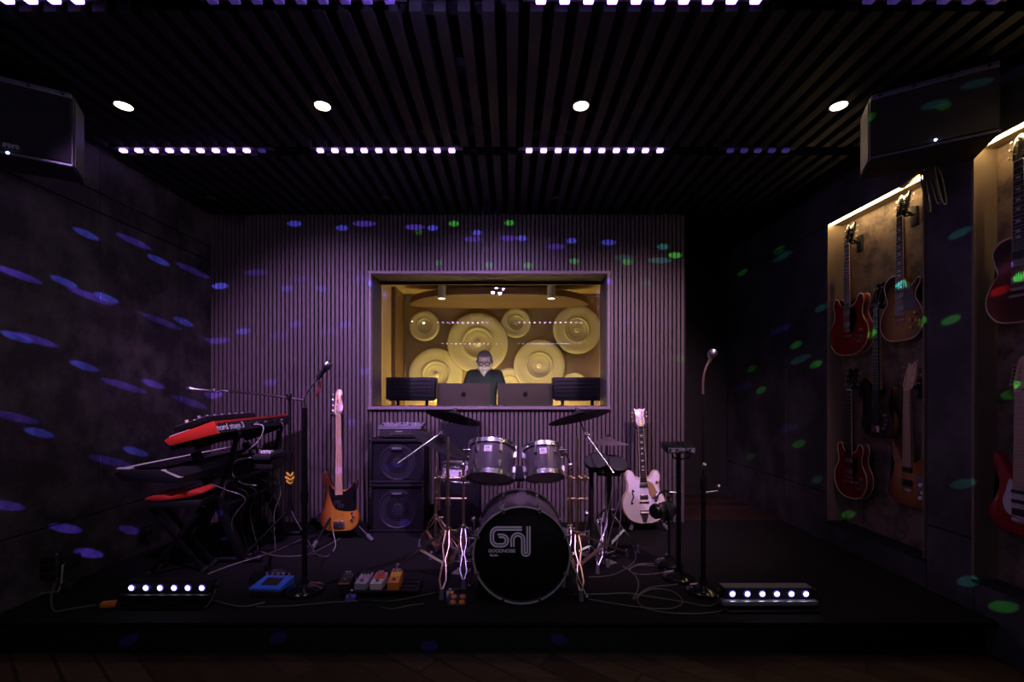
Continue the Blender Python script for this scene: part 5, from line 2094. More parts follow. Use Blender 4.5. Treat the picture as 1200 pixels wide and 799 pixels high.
g.lathe([(0, -.020), (.05, -.018), (.066, -.004), (.066, .010), (.05, .022), (0, .024)], Matrix.Translation((.0, -.03, -.025)) @ Matrix.Rotation(R(70), 4, 'X'), n=24)
g.done('ear_cushion', 'black', hd)

# ------------------------------------------------------------------ light bars on the stage floor


def light_bar(label, xs, ylens, ybase, body_m):
    base = FL((xs[0] + xs[-1]) / 2, ybase)
    d = base.y + .02
    t = thing('light_bar', label, 'stage light', (base.x, d, ST), group='stage light bars')
    zl = W(0, ylens, d).z - ST
    x0, x1 = W(xs[0], 0, d).x - base.x, W(xs[-1], 0, d).x - base.x
    w = x1 - x0 + .085
    mid = (x0 + x1) / 2
    g = G()
    g.box((mid, .035, zl - .002), (w, .07, .062), bev=.006)
    g.done('body', 'black', t)
    g = G()
    g.box((mid, .02, zl - .046), (w + .03, .09, .026), bev=.004)
    g.box((mid, .035, zl + .031), (w, .06, .004))
    g.done('lower_housing', body_m, t)
    for xx in xs:
        x = W(xx, 0, d).x - base.x
        g = G()
        g.lathe([(0, .003), (.0185, .003), (.021, .0), (0, 0)], Matrix.Translation((x, -.002, zl)) @ Matrix.Rotation(R(90), 4, 'X'), n=20)
        r = g.done('lens_ring', 'led_ring', t)
        g = G()
        g.lathe([(0, .008), (.010, .007), (.0135, .003), (.0135, 0), (0, 0)], Matrix.Translation((x, -.002, zl)) @ Matrix.Rotation(R(90), 4, 'X'), n=20)
        g.done('lens', 'led_lens', r)
    g = G()
    for s, xe in ((-1, mid - w / 2 - .012), (1, mid + w / 2 + .012)):
        g.tube([(xe, .035, zl - .005), (xe, .02, zl - .05), (xe - s * .004, -.03, .014), (xe - s * .02, -.045, .010)], .008, 6)
    g.tube([(mid - w / 2 + .0, -.045, .010), (mid + w / 2, -.045, .010)], .008, 6)
    g.done('bracket', 'black_metal', t)
    for s in (-1, 1):
        g = G()
        xe = mid + s * (w / 2 + .012)
        g.bar((xe, .035, zl), (xe + s * .026, .035, zl), .018, n=12)
        g.done('knob', 'rubber', t)
    return t


light_bar('light bar with six glowing lamps on the left of the stage floor', [154.5, 171.5, 188, 204.5, 220.5, 237], 688.5, 712, 'black')
light_bar('light bar with six glowing lamps and silver lower edge at the stage right', [858, 875.5, 893, 910, 927, 944], 695.5, 716, 'plate_silver')

# ------------------------------------------------------------------ effect pedals


def pedal(name, label, loc, size, rot, body, face=None, knobs=2, face_label=None, group='effect pedals on the board', sw='steel'):
    w, dp, h = size
    t = thing(name, label, 'effect pedal', loc, rot, group)
    g = G()
    g.hull8([(-w / 2, -dp / 2, 0), (w / 2, -dp / 2, 0), (w / 2, dp / 2, 0), (-w / 2, dp / 2, 0),
             (-w / 2, -dp / 2, h * .62), (w / 2, -dp / 2, h * .62), (w / 2, dp / 2, h), (-w / 2, dp / 2, h)])
    g.done('case', body, t, smooth=False)
    sl_ = math.atan2(h * .38, dp)
    if face:
        g = G()
        g.box((0, dp * .18, h * .88), (w * .86, dp * .50, .004), rot=(sl_, 0, 0))
        g.done('face_plate', face, t, smooth=False, label=face_label)
    for k in range(knobs):
        g = G()
        x = (k - (knobs - 1) / 2) * w * .28
        g.bar((x, dp * .36, h * .93), (x, dp * .36 - .004, h * .93 + .020), .0075, n=10)
        g.done('knob', 'plate_silver' if body != 'pedal_grey' else 'black', t)
    g = G()
    g.lathe([(0, .014), (.008, .014), (.010, .004), (.010, 0), (0, 0)], Matrix.Translation((0, -dp * .26, h * .70)), n=12)
    g.done('foot_switch', sw, t)
    return t


p0, p1 = FL(400, 700), FL(491, 695)
pb = thing('pedalboard', 'low black pedalboard on the carpet left of the bass drum', 'pedalboard', ((p0.x + p1.x) / 2, p0.y + .10, ST), (0, 0, R(3)))
bw_ = p1.x - p0.x
g = G()
for yy in (-.085, -.03, .03, .085):
    g.box((0, yy, .030), (bw_, .038, .016), bev=.003)
g.done('rail', 'black_metal', pb)
for s in (-1, 1):
    g = G()
    g.box((s * (bw_ / 2 - .01), 0, .018), (.02, .22, .036), bev=.003)
    g.done('side_bar', 'black_metal', pb)


def on_board(px_, w):
    return ((W(px_, 0, p0.y + .08).x), p0.y + .075, ST + .0395)


pedal('effect_pedal', 'black effect pedal with a yellow front edge, leftmost on the pedalboard', on_board(406.5, 0), (.070, .115, .055), (0, 0, R(3)), 'black', 'plate_dark', 2)
pedal('effect_pedal', 'grey effect pedal with pale sliders, second from the left on the pedalboard', on_board(427, 0), (.072, .12, .058), (0, 0, R(-4)), 'pedal_grey', 'plate_silver', 3)
pedal('effect_pedal', 'white effect pedal with red face, third from the left on the pedalboard', on_board(444.5, 0), (.070, .12, .058), (0, 0, R(-3)), 'pedal_white', 'pedal_red', 2)
pedal('effect_pedal', 'orange effect pedal with yellow face, rightmost on the pedalboard', on_board(463.5, 0), (.068, .13, .070), (0, 0, R(2)), 'pedal_orange', 'pedal_yellow', 3)
q = FL(410, 703.5)
pedal('effect_pedal', 'small violet effect pedal on the carpet in front of the pedalboard', (q.x, q.y + .02, ST), (.055, .05, .030), (0, 0, R(5)), 'pedal_violet', None, 1, group=None)
g = G()
x_, y_, z_ = on_board(406.5, 0)
g.box((0, -.058, .036), (.066, .003, .006))
for o in bpy.data.objects:
    if o.get('label', '').startswith('black effect pedal'):
        g.done('edge_trim', 'pedal_yellow', o, smooth=False)
        break
# blue box
q = FL(313, 698)
t = thing('effect_pedal', 'wide bright blue effect box with small knobs on the carpet, left of the round base', 'effect pedal', (q.x, q.y + .03, ST), (0, 0, R(-4)))
g = G()
g.hull8([(-.100, -.05, .034), (.092, -.05, .034), (.108, .085, .034), (-.074, .085, .034), (-.100, -.05, .050), (.092, -.05, .050), (.108, .085, .078), (-.074, .085, .078)])
g.done('case', 'pedal_blue', t, smooth=False)
g = G()
g.box((.005, .02, .0665), (.10, .07, .006), rot=(R(11.7), 0, 0))
g.done('control_panel', 'plate_dark', t, smooth=False)
for k in range(5):
    g = G()
    x = -.06 + .036 * k
    g.bar((x, .07, .075), (x, .068, .10), .006, n=8)
    g.done('knob', 'plate_silver', t)
for x in (-.07, .07):
    g = G()
    g.box((x, .0, .017), (.022, .06, .034), bev=.004)
    g.done('foot', 'rubber', t)
g = G()
g.box((.0, -.052, .020), (.19, .012, .038), bev=.003)
g.done('front_rail', 'black', t)
# orange-button foot controller at the stage edge
q = FL(535, 713)
t = thing('foot_controller', 'small foot controller with four orange buttons at the stage edge', 'foot controller', (q.x, q.y + .06, ST))
g = G()
g.hull8([(-.055, -.055, 0), (.055, -.055, 0), (.055, .055, 0), (-.055, .055, 0), (-.055, -.055, .014), (.055, -.055, .014), (.050, .055, .034), (-.050, .055, .034)])
g.done('case', 'black', t, smooth=False)
for xx in (-.026, .026):
    for yy in (-.024, .026):
        g = G()
        g.lathe([(0, .012), (.015, .012), (.019, .004), (.019, 0), (0, 0)], Matrix.Translation((xx, yy, .0185 + .18 * yy)) @ Matrix.Rotation(R(10), 4, 'X'), n=16)
        g.done('button', 'pedal_orange', t)
q = FL(526, 706)
pedal('effect_pedal', 'tiny violet and yellow pedal behind the orange button foot controller', (q.x, q.y + .05, ST), (.045, .06, .034), (0, 0, R(8)), 'pedal_violet', 'pedal_yellow', 1, group=None)
# low round base behind the blue box
q = FL(305, 684)
t = thing('stand_base', 'low round black stand base on the carpet behind the blue effect box', 'stand', (q.x, q.y + .1, ST))
round_base(t, .115)
g = G()
g.bar((.0, 0, .07), (.015, 0, .14), .010)
g.done('stub', 'black_metal', t)
# orange plug at the stage edge
q = FL(122, 714)
t = thing('plug', 'small orange power plug lying at the stage edge, left of the left light bar', 'plug', (q.x, q.y + .03, ST), (0, 0, R(15)))
g = G()
g.box((0, 0, .017), (.075, .04, .032), bev=.009)
g.done('body', 'pedal_orange', t)
g = G()
g.bar((.03, .0, .016), (.075, .01, .012), .009, .005)
g.bar((-.035, .01, .016), (-.058, .01, .016), .0035, n=6)
g.bar((-.035, -.01, .016), (-.058, -.01, .016), .0035, n=6)
g.done('cord_end', 'black', t)

# square flood light on a yoke at the left wall
q = FL(47, 700)
t = thing('flood_light', 'small black square flood light on a yoke beside the left wall', 'stage light', (q.x, q.y + .03, ST), (0, 0, R(22)))
g = G()
g.box((0, .03, .165), (.115, .05, .155), rot=(R(-6), 0, 0), bev=.006)
g.done('housing', 'black', t)
for k in range(3):
    g = G()
    g.box((0, -.002, .115 + .048 * k), (.095, .010, .034), rot=(R(-6), 0, 0), bev=.006)
    g.done('lamp', 'black_gloss', t)
g = G()
for s in (-1, 1):
    g.tube([(s * .068, .03, .165), (s * .070, .01, .05), (s * .06, .0, .012)], .007, 6)
g.tube([(-.06, 0, .012), (.06, 0, .012)], .007, 6)
for s in (-1, 1):
    for zz in (.09, .24):
        g.ball((s * .052, .004, zz), .006, n=8)
g.done('yoke', 'steel', t)
g = G()
g.box((.10, .03, .03), (.06, .07, .06), bev=.01)
g.done('power_box', 'black', t)
# outlets on the left wall
for (px_, py_, lab) in ((81, 658, 'dark square wall box near the flood light'), (168, 622, 'dark square wall box behind the red bench legs')):
    d = XL * F / (px_ - 598)
    p = W(px_, py_, d)
    t = thing('wall_outlet', lab, 'wall outlet', (XL, d, p.z), group='wall boxes on the left wall')
    g = G()
    g.box((.010, 0, 0), (.02, .12, .085), bev=.004)
    g.done('plate', 'black', t)
    g = G()
    for yy in (-.025, .025):
        g.bar((.018, yy, 0), (.023, yy, 0), .018)
    g.done('socket', 'rubber', t)

# ------------------------------------------------------------------ wall speakers near the ceiling


def wall_speaker(label, front, back, z0, z1, side_grille):
    """front: two plan corners of the grille face (inner end first); back: the two behind."""
    a, b = front
    c, d = back
    t = thing('wall_speaker', label, 'speaker', ((a[0] + b[0]) / 2, (a[1] + b[1]) / 2, z0), group='wall speakers')
    ox, oy = t.location.x, t.location.y
    L = [Vector((p[0] - ox, p[1] - oy, 0)) for p in (a, b, d, c)]
    g = G()
    H = Vector((0, 0, z1 - z0))
    g.hull8(L + [p + H for p in L])
    g.done('cabinet', 'cabinet_black', t, smooth=False)
    u = (L[1] - L[0])
    n = Vector((u.y, -u.x, 0)).normalized()
    if n.y > 0:
        n = -n
    ul = u.normalized()
    g = G()
    m = Matrix(((ul.x, n.x, 0, (L[0].x + L[1].x) / 2 + n.x * .004), (ul.y, n.y, 0, (L[0].y + L[1].y) / 2 + n.y * .004), (0, 0, 1, H.z / 2), (0, 0, 0, 1)))
    g.M = m
    g.box((0, 0, -.008), (u.length - .015, .008, H.z - .065))
    g.done('grille', 'mesh_grille', t, smooth=False)
    g = G()
    g.M = m
    g.box((0, .004, H.z / 2 - .016), (u.length - .005, .014, .028), bev=.003)
    g.done('rim', 'grille_rim', t)
    g = G()
    g.M = m
    for k in range(4):
        g.bar((-u.length * .42 + u.length * .28 * k, .008, H.z / 2 - .016), (-u.length * .42 + u.length * .28 * k, .014, H.z / 2 - .016), .009, n=10)
    g.done('bolt', 'black', t)
    g = G()
    g.M = m
    g.box((0, .005, -H.z / 2 + .008), (u.length, .012, .012), bev=.002)
    g.done('lower_edge', 'grille_rim', t)
    # inner end face
    e = L[3] - L[0]
    en = Vector((e.y, -e.x, 0)).normalized()
    if en.dot(L[0] - L[1]) < 0:
        en = -en
    el = e.normalized()
    g = G()
    mm = Matrix(((el.x, en.x, 0, (L[0].x + L[3].x) / 2 + en.x * .003), (el.y, en.y, 0, (L[0].y + L[3].y) / 2 + en.y * .003), (0, 0, 1, H.z / 2), (0, 0, 0, 1)))
    g.M = mm
    g.box((-.005, 0, 0), (e.length * .75, .006, H.z - .03))
    g.done('end_grille', 'end_mesh_lit' if side_grille else 'housing', t, smooth=False)
    g = G()
    g.box((L[2] + L[3]) / 2 + Vector((0, .0, H.z / 2)), (.16, .10, .12), bev=.01)
    g.done('bracket', 'black_metal', t)
    return t, m, u, H


sA, m, u, H = wall_speaker('black wall speaker with a blue lamp at the upper left edge', ((-2.386, 2.49), (-2.79, 2.248)), ((-2.50, 2.68), (-2.79, 2.51)), EYE + 1.22, EYE + 1.62, False)
g = G()
g.M = m
mi = m.inverted()
p = W(10, 180, 2.36)
lx = (mi @ (Vector((p.x, p.y, p.z)) - sA.location))
g.ball((lx.x, .010, lx.z), .0075, n=10)
g.done('power_lamp', 'blue_led', sA)
g = G()
g.M = m
for k in range(4):
    s = -.012 + .017 * k
    g.box((lx.x + .002 - s * .9, .006, lx.z + .040), (.011, .004, .022), rot=(0, R(20 if k % 2 else -20), 0))
    g.box((lx.x + .002 - s * .9, .006, lx.z + .046), (.014, .004, .005))
g.done('emblem', 'plate_silver', sA, smooth=False)
sB, m, u, H = wall_speaker('black wall speaker with a mesh end coloured as lit at the upper right', ((1.972, 2.50), (2.394, 2.232)), ((2.085, 2.72), (2.53, 2.50)), EYE + 1.265, EYE + 1.617, True)
mi = m.inverted()
p = W(1095.5, 178, 2.36)
lx = (mi @ (Vector((p.x, p.y, p.z)) - sB.location))
g = G()
g.M = m
g.ball((lx.x, .010, -H.z / 2 + .030), .0065, n=10)
g.done('power_lamp', 'blue_led', sB)

# hook with hanging cables between the two niches
p = W(1098, 192, XR * F / (1098 - 598))
t = thing('cable_hook', 'wooden wall hook with looped cables hanging between the two guitar niches', 'wall hook', (XR, p.y, p.z))
g = G()
g.box((-.012, 0, .01), (.024, .14, .035), bev=.006)
g.bar((-.02, 0, 0), (-.075, 0, .015), .010)
g.done('bracket', 'wire_gold', t)
for k, (dy, L_) in enumerate(((.055, .30), (.0, .27), (-.04, .29))):
    g = G()
    g.tube(smooth_pts([(-.05, dy, .012), (-.062, dy - .02, -.10), (-.06, dy - .055, -L_ + .03), (-.052, dy - .065, -L_), (-.04, dy - .06, -L_ + .03), (-.04, dy - .03, -.1), (-.05, dy + .01, .012)], 4, closed=False), .0042, 6)
    g.done('cable_loop', 'cable_grey', t)
p = W(1070, 193, 2.75)
t = thing('wall_clip', 'small pale wedge shaped clip on the wall above the right end of the light strip', 'clip', (XR, XR * F / (1070 - 598), p.z - .0))
g = G()
g.hull8([(-.030, .07, -.022), (-.030, -.07, .004), (0, -.07, .004), (0, .07, -.022), (-.030, .07, -.008), (-.030, -.07, .022), (0, -.07, .022), (0, .07, -.008)])
g.done('body', 'wire_gold', t, smooth=False)

# ------------------------------------------------------------------ cables


def cable(label, pts, r=.0048, m='cable_black', group='cables on the stage', name='cable', lift=True):
    P = []
    for p in pts:
        if len(p) == 2:
            q = FL(*p)
            q.z += r + .001
        else:
            q = Vector(p)
        P.append(q)
    g = G()
    g.tube(smooth_pts(P, 6, closed=False), r, 6)
    o = g.done(name, m)
    return tag(o, label, 'cable', group)


cable('grey cable looping in a wide circle on the carpet behind the right light bar', [(690, 703), (745, 712), (785, 714), (800, 706), (788, 694), (765, 691), (748, 700), (752, 711), (775, 718), (815, 720), (846, 716), (852, 704), (845, 697)], .0040, 'cable_grey')
cable('grey cable running straight along the carpet from the bass drum to the right microphone stand', [(672, 697), (700, 697), (735, 696), (755, 699), (800, 706), (830, 711), (845, 704)], .0040, 'cable_grey')
cable('grey cable curling beside the base of the mixer stand', [(730, 664), (745, 676), (748, 690), (742, 703), (760, 690), (790, 686), (803, 682)], .0042, 'cable_grey')
cable('dark cable coil lying on the carpet below the white guitar', [(735, 668), (750, 663), (775, 665), (778, 671), (755, 674), (738, 670), (748, 662), (772, 662), (792, 669)], .0040, 'cable_grey')
cable('thin cable running from the drum pedals to the right across the carpet', [(690, 677), (715, 675), (733, 667), (745, 655), (742, 640)], .0035, 'cable_grey')
cable('dark cable crossing the carpet from the pedalboard to the bass drum', [(420, 704), (455, 706), (490, 700), (520, 694), (545, 690)], .0060, 'cable_black')
cable('grey cable lying in front of the pedalboard', [(300, 712), (340, 711), (385, 707), (420, 705)], .0042, 'cable_grey')
cable('thin pale cable at the stage edge in front of the pedalboard', [(446, 712), (460, 714), (480, 710), (497, 708)], .0028, 'cable_grey')
cable('black cable from the left light bar towards the blue effect box', [(243, 702), (262, 708), (285, 712), (310, 707)], .0050, 'cable_grey')
b_ = FL(222, 696)
cable('pale thin cable rising over the end of the left light bar', [(b_.x + .06, b_.y + .08, ST + .09), (b_.x + .18, b_.y + .12, ST + .13), (b_.x + .33, b_.y + .2, ST + .16)], .0032, 'cable_white')
b_ = FL(58, 697)
cable('black cable from the flood light curving along the stage edge to the orange plug', [(b_.x, b_.y + .1, ST + .16), (b_.x + .0, b_.y + .02, ST + .03), (62, 716), (80, 715), (100, 712), (112, 710)], .0050, 'cable_grey')
# leads on the keyboards
kb = Vector((NX1 + .01, 3.45, zR - .05))
cable('pale curved lead plugged into the rear of the red keyboard', [(NX1 + .012, 3.50, zR - .05), (NX1 + .10, 3.48, zR - .06), (NX1 + .09, 3.45, zR - .16), (NX1 - .02, 3.42, zR - .27)], .0042, 'cable_white', 'keyboard leads')
cable('white lead curving under the small mixer beside the keyboards', [(-1.93, 3.40, zR - .29), (-2.03, 3.38, zR - .31), (-2.06, 3.38, zR - .40), (-2.0, 3.40, zR - .48), (-1.90, 3.42, zR - .50)], .0045, 'cable_white', 'keyboard leads')
cable('dark lead hanging from the far end of the red keyboard', [(NX1 + .012, 3.88, zR - .05), (NX1 + .06, 3.87, zR - .09), (NX1 + .05, 3.86, zR - .3), (NX1 - .02, 3.84, zR - .5)], .0035, 'cable_grey', 'keyboard leads')
cable('violet tinted lead hanging below the small mixer', [(-1.86, 3.60, zR - .28), (-1.84, 3.6, zR - .45), (-1.80, 3.58, zR - .60), (-1.84, 3.56, zR - .75), (-1.80, 3.5, ST + .02)], .0038, 'cable_grey', 'keyboard leads')
random.seed(11)
for i in range(7):
    y0 = 3.2 + .11 * i
    x0 = -2.12 + .04 * random.random()
    z0 = zP - .14
    nm = ('first', 'second', 'third', 'fourth', 'fifth', 'sixth', 'seventh')[i]
    cable('dark lead drooping below the black stage piano, %s from its near end' % nm,
          [(x0, y0, z0), (x0 + .10, y0 + .03, z0 - .03 - .04 * random.random()), (x0 + .16 + .06 * random.random(), y0 + .05, z0 - .12), (x0 + .10, y0 + .08, z0 - .25 - .1 * random.random()), (x0 + .14, y0 + .12, ST + .01)], .0038, ('cable_grey', 'cable_black')[i % 2], 'keyboard leads')
for i, (sx, lab) in enumerate(((-1.93, 'grey lead lying along the carpet under the keyboard stand'), (-1.62, 'grey lead lying along the carpet behind the boom stand'))):
    cable(lab, [(sx - .3, 3.5, ST + .006), (sx - .1, 3.3 + .1 * i, ST + .006), (sx + .1, 3.45, ST + .006), (sx + .2, 3.8, ST + .006)], .005, 'cable_grey', 'keyboard leads')
q = W(373, 446, FL(357, 693).y)
cable('short red and white cable dangling from the microphone left of the bass guitar', [(q.x, q.y + .02, q.z), (q.x + .0, q.y + .03, q.z - .03), (q.x - .02, q.y + .03, q.z - .075), (q.x - .022, q.y + .03, q.z - .10)], .0060, 'cable_red', None)
q = W(357, 640, FL(357, 693).y)
cable('pale thin cable looping from the bass stand to the left microphone base', [(W(390, 622, 3.7)[:]), (W(393, 640, 3.6)[:]), (W(383, 652, 3.4)[:]), (W(368, 648, 3.2)[:]), (W(361, 640, 3.0)[:])], .0032, 'cable_white')
# drum wiring, thin leads down the right hand stands
for i, (xa, xb, lab) in enumerate(((716, 708, 'dark lead hanging down beside the straight cymbal stand, left strand'), (722, 726, 'dark lead hanging down beside the straight cymbal stand, middle strand'), (730, 716, 'dark lead hanging down beside the straight cymbal stand, right strand'))):
    cable(lab, [W(xa, 545, 3.33)[:], W((xa + xb) / 2 + 4, 580, 3.34)[:], W(xb, 620, 3.32)[:], W(xb - 6, 648, 3.3)[:]], .0035, 'cable_grey', 'drum leads')

# ------------------------------------------------------------------ mirror ball and its spot light above the camera
BALL = Vector((-.37, -.30, 2.77))
t = thing('mirror_ball', 'mirror ball hanging in the middle of the room, seen mirrored in the window', 'mirror ball', BALL)
bmm = bmesh.new()
nl = 13
for i in range(nl):
    a0, a1 = -PI / 2 + PI * i / nl, -PI / 2 + PI * (i + 1) / nl
    n = max(4, int(26 * math.cos((a0 + a1) / 2)))
    for j in range(n):
        b0, b1 = 2 * PI * (j + .04) / n, 2 * PI * (j + .96) / n
        e = (a1 - a0) * .04
        bmm.faces.new([bmm.verts.new((.14 * math.cos(a) * math.cos(b), .14 * math.cos(a) * math.sin(b), .14 * math.sin(a))) for a, b in ((a0 + e, b0), (a0 + e, b1), (a1 - e, b1), (a1 - e, b0))])
g = G()
g.bm.free()
g.bm = bmm
g.done('facets', 'mirror', t, smooth=False)
g = G()
g.ball((0, 0, 0), .137, n=24)
g.bar((0, 0, .13), (0, 0, .17), .02)
g.done('core', 'black', t)
g = G()
g.bar((0, 0, .16), (0, 0, ZC - BALL.z + .04), .003, n=6)
g.done('cord', 'black', t)
PIN = Vector((-.28, 1.66, 3.065))
t = thing('pin_spot', 'small violet pin spot on the ceiling aimed at the mirror ball', 'spotlight', PIN)
dv = (BALL - PIN).normalized()
g = G()
g.lathe([(.034, -.002), (.040, 0), (.040, -.12), (.02, -.15), (0, -.15)], align(dv), n=20)
g.bar((0, 0, .0), (0, .03, .09), .008)
g.done('housing', 'black_metal', t)
g = G()
g.lathe([(0, .001), (.032, .001), (.032, -.006), (0, -.006)], align(dv), n=20)
g.ball((0, .062, -.03), .030, n=14)  # glowing ball added on the window side, for the star in the glass
g.done('lens', 'pin_lens', t)

# ------------------------------------------------------------------ light


def light(kind, name, loc, target, energy, col, **kw):
    L = bpy.data.lights.new(name, kind)
    L.energy = energy
    L.color = col
    o = bpy.data.objects.new(name, L)
    COL.objects.link(o)
    o.location = loc
    if target is not None:
        o.rotation_euler = (Vector(target) - Vector(loc)).to_track_quat('-Z', 'Y').to_euler()
    for k, v in kw.items():
        setattr(L, k, v)
    return o


# violet stage wash from ceiling fixtures just in front of the picture
light('SPOT', 'stage_wash', (-2.12, 1.80, 3.04), (-1.50, 4.31, 1.08), 350, (.70, .36, 1.0), spot_size=R(73), spot_blend=.9, shadow_soft_size=.06)
light('SPOT', 'stage_wash', (-.22, 1.83, 3.075), (-.15, 4.31, 1.15), 360, (.68, .37, 1.0), spot_size=R(74), spot_blend=.9, shadow_soft_size=.012)
light('SPOT', 'stage_wash', (1.62, 1.75, 3.02), (1.0, 4.31, 1.00), 240, (.98, .54, .84), spot_size=R(68), spot_blend=.9, shadow_soft_size=.06)
# the four lit downlights
for p in LITX:
    light('SPOT', 'downlight_beam', (p.x, p.y, ZC - .02), (p.x, p.y, 0), 5.0, (1.0, .78, .48), spot_size=R(80), spot_blend=1.0, shadow_soft_size=.04)
# fill added behind the camera to lift the dark walls and stage
for x_, e_, c_ in ((-2.2, 15, (.66, .64, 1.0)), (2.3, 60, (1.0, .90, .82))):
    light('SPOT', 'room_fill', (x_, -1.2, 3.0), (-x_ * .95, 3.3, .75), e_, c_, spot_size=R(82), spot_blend=1.0, shadow_soft_size=.012)
# control room
for px_ in (517.7, 646):
    p = W(px_, 351, 5.5)
    light('SPOT', 'control_spot', (p.x, p.y, p.z - .02), (p.x * 1.0, 6.9, 1.0), 17, (1.0, .76, .46), spot_size=R(110), spot_blend=.9, shadow_soft_size=.05)
light('AREA', 'control_uplight', (-.75, 6.75, .75), (-.75, 7.3, 1.6), 34, (1.0, .82, .25), shape='RECTANGLE', size=1.1, size_y=.12)
light('AREA', 'control_uplight', (.55, 6.75, .75), (.55, 7.3, 1.6), 22, (1.0, .82, .25), shape='RECTANGLE', size=1.0, size_y=.12)

# mirror ball reflections: narrow beams leaving the ball
SPOTS = []
V_, C_, G_, D_, T_ = (.16, .07, 1.0), (.09, .10, 1.0), (.10, 1.0, .10), (.20, .12, 1.0), (.08, .70, .70)


def wl(px_, py_):
    return W(px_, py_, XL * F / (px_ - 598))


def wr(px_, py_, x=XR):
    return W(px_, py_, x * F / (px_ - 598))


def wb(px_, py_):
    return W(px_, py_, YB)


for px_, py_, c, s, e in ((101, 274, C_, 1, 1), (22, 322, V_, 1.6, .8), (75, 330, C_, 1, 1), (106, 347, V_, 1.8, .6), (125, 349, C_, 1, .9), (21, 395, C_, 1.1, 1), (42, 398, V_, 1.5, .7), (157, 283, V_, 1.5, .5),
                          (186, 305, C_, 1, .9), (226, 317, V_, 1.6, .4), (190, 377, V_, 1.8, .4), (215, 377, C_, .9, 1), (99, 429, C_, 1.1, 1), (145, 452, V_, 1.8, .6), (180, 450, V_, 1, .8), (222, 471, V_, 1.6, .45),
                          (19, 489, V_, 1.5, .35), (46, 507, C_, 1, .9), (159, 529, C_, 1, .9), (129, 540, V_, 1.6, .35), (6, 592, V_, 1.2, .4), (77, 619, V_, 1.1, .7), (104, 648, V_, 1, .9), (152, 621, V_, .8, .4)):
    SPOTS.append((wl(px_, py_), c, s, e))
for px_, py_, c, s, e in ((345, 262, C_, 1, 1), (401, 267, C_, .9, 1), (427, 262, V_, 1.7, .7), (300, 319, V_, 1.6, .3), (258, 335, C_, 1, 1), (336, 338, C_, .9, .8), (377, 338, C_, .9, .8), (357, 327, V_, 1.6, .2), (285, 388, C_, 1, .9),
                          (346, 380, C_, .9, .7), (404, 380, C_, .9, .7), (255, 399, V_, 1.5, .4), (326, 393, V_, 1.5, .3), (385, 388, V_, 1.5, .25), (317, 448, V_, 1, .6), (427, 435, C_, .8, .6), (251, 463, V_, 1, .6), (409, 495, C_, .9, .6),
                          (422, 327, V_, 1.2, .3), (486, 266, V_, 1.5, .7), (507, 267, C_, .8, 1), (532, 262, G_, .8, .45), (559, 272.5, C_, .8, 1), (554, 280, V_, 1.4, .4), (597, 261, G_, .8, .45), (596, 279, V_, 1.4, .45), (612, 279, C_, .8, 1),
                          (491, 272, G_, .6, .15), (514, 308, G_, .5, .2), (573, 310.5, G_, .6, .25), (619, 311, G_, .7, .35), (670, 282, C_, .8, .9), (652, 289, V_, 1.4, .35), (713, 284, C_, 1.1, .8), (673, 306, G_, .7, .35), (735, 307, G_, .8, .4),
                          (731, 302, T_, 1.4, .12), (777, 289, T_, .8, .35), (791, 299, G_, .9, .7), (773, 305, T_, 1.6, .25), (757, 331, T_, .8, .15), (733, 375, C_, .8, .2), (780, 375, C_, 1, .12), (746, 412, G_, .7, .1), (797, 420, G_, .9, .12),
                          (436, 333, C_, .7, 1.2), (713, 331, V_, .7, .7), (606, 395, V_, .5, 0)):
    if e:
        SPOTS.append((wb(px_, py_), c, s, e))
for px_, py_, c, s, e in ((870, 319, G_, .9, .45), (913, 293, G_, 1, .5), (917, 300, T_, 1.6, .3), (962, 361, T_, .9, .6), (915, 386, C_, 1.6, .35), (933, 404, G_, .9, .7), (881, 432, G_, .8, .5), (892, 457, G_, .8, .6), (956, 427, G_, .9, .9), (938, 421, T_, 1.5, .35),
                          (871, 453, C_, 1.4, .25), (936, 520, G_, .9, .6), (923, 502, C_, 1.5, .3), (880, 535, G_, .8, .25), (1114, 375, G_, 1, .9), (1125, 273, T_, 1.2, .6), (1128, 567, T_, 1.2, .5), (1176, 711, G_, 1.2, .8), (1135, 681, T_, 1, .5), (957, 562, T_, .8, .35)):
    SPOTS.append((wr(px_, py_), c, s, e))
for px_, py_, c, s, e in ((1058, 337, T_, .9, 1.0), (1081, 381, G_, .5, .8), (1022, 394, G_, .6, .6), (994, 599, G_, .8, .4), (1178, 318, C_, .7, .9), (1195, 330, G_, .6, .7), (1172, 345, (1, .1, .05), .9, .8), (1184, 456, G_, .9, .5)):
    SPOTS.append((wr(px_, py_, 2.66), c, s, e))
for p_, c, s, e in ((W(1095, 118, 2.32), T_, 1.5, .8), (W(1106, 121, 2.31), G_, .8, .9), (W(1022, 137, 2.5), G_, .5, .9), (W(1145, 95, 2.25), T_, 1.6, .6)):
    SPOTS.append((p_, c, s, e))
for px_, py_ in ((151, 750), (326, 747), (503, 757), (655, 749)):
    SPOTS.append((W(px_, py_, YF), V_, .9, .16))
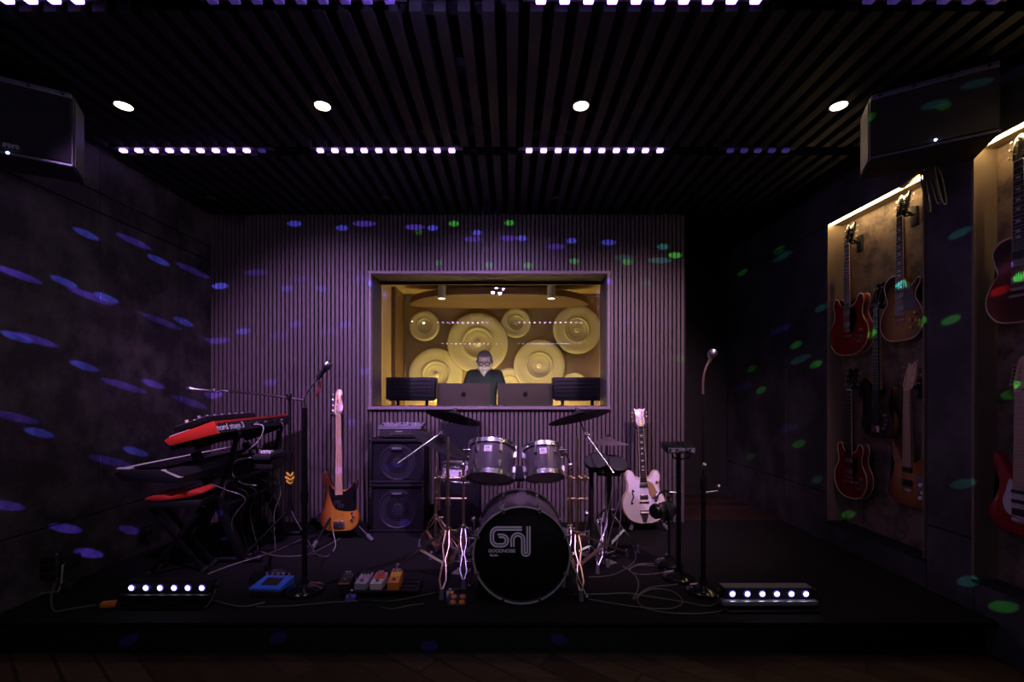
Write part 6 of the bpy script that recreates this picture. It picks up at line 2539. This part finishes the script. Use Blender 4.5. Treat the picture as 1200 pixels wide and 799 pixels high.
for px_, py_, c, s, e in ((261, 620, V_, .8, .7), (394, 541, V_, .7, .5), (392, 506, V_, .6, .4), (455, 528, V_, 1.4, .5), (468, 595, V_, .8, .6)):
    SPOTS.append((W(px_, py_, 3.6), c, s, e))
for p_, c, s, e in SPOTS:
    v = p_ - BALL
    d_ = v.normalized()
    o = light('SPOT', 'mirror_ball_beam', BALL + d_ * .17, p_, 105 * e * v.length_squared * (.26 if p_.x > 1.9 else 1.9 if p_.x < -2.6 else 1.15), c, spot_size=R(1.75), spot_blend=.45, shadow_soft_size=.004)
    o.scale = (s * (.75 if p_.x > 1.9 else 1), .43, 1)

# every stand drawn in room coordinates gets its own origin at its foot
bpy.context.view_layer.update()
for o in [q for q in SC.objects if q.type == 'EMPTY' and q.parent is None and q.get('category') and q.location.length < 1e-6]:
    pts = [m.matrix_world @ Vector(c) for m in o.children_recursive for c in m.bound_box]
    if not pts:
        continue
    base = Vector(((min(p.x for p in pts) + max(p.x for p in pts)) / 2, (min(p.y for p in pts) + max(p.y for p in pts)) / 2, min(p.z for p in pts)))
    o.location = base
    for ch in o.children:
        ch.location = ch.location - base

# ------------------------------------------------------------------ world, camera, colour
w = bpy.data.worlds.new('world')
SC.world = w
w.use_nodes = True
w.node_tree.nodes['Background'].inputs['Color'].default_value = (.75, .7, 1.0, 1)
w.node_tree.nodes['Background'].inputs['Strength'].default_value = 0.0006
cam = bpy.data.cameras.new('camera')
co = bpy.data.objects.new('camera', cam)
COL.objects.link(co)
co.location = (0, 0, EYE)
co.rotation_euler = (R(90), 0, 0)
cam.sensor_width = 36
cam.lens = 36 * F / 1200
cam.shift_x = 2 / 1200
cam.shift_y = 59.5 / 1200
cam.clip_start = .05
SC.camera = co
SC.view_settings.view_transform = 'Standard'
SC.view_settings.look = 'None'
SC.view_settings.gamma = 1
SC.view_settings.use_curve_mapping = False
SC.view_settings.exposure = 0.0
SC.cycles.use_denoising = True
SC.cycles.max_bounces = 6
SC.cycles.sample_clamp_indirect = 0.0
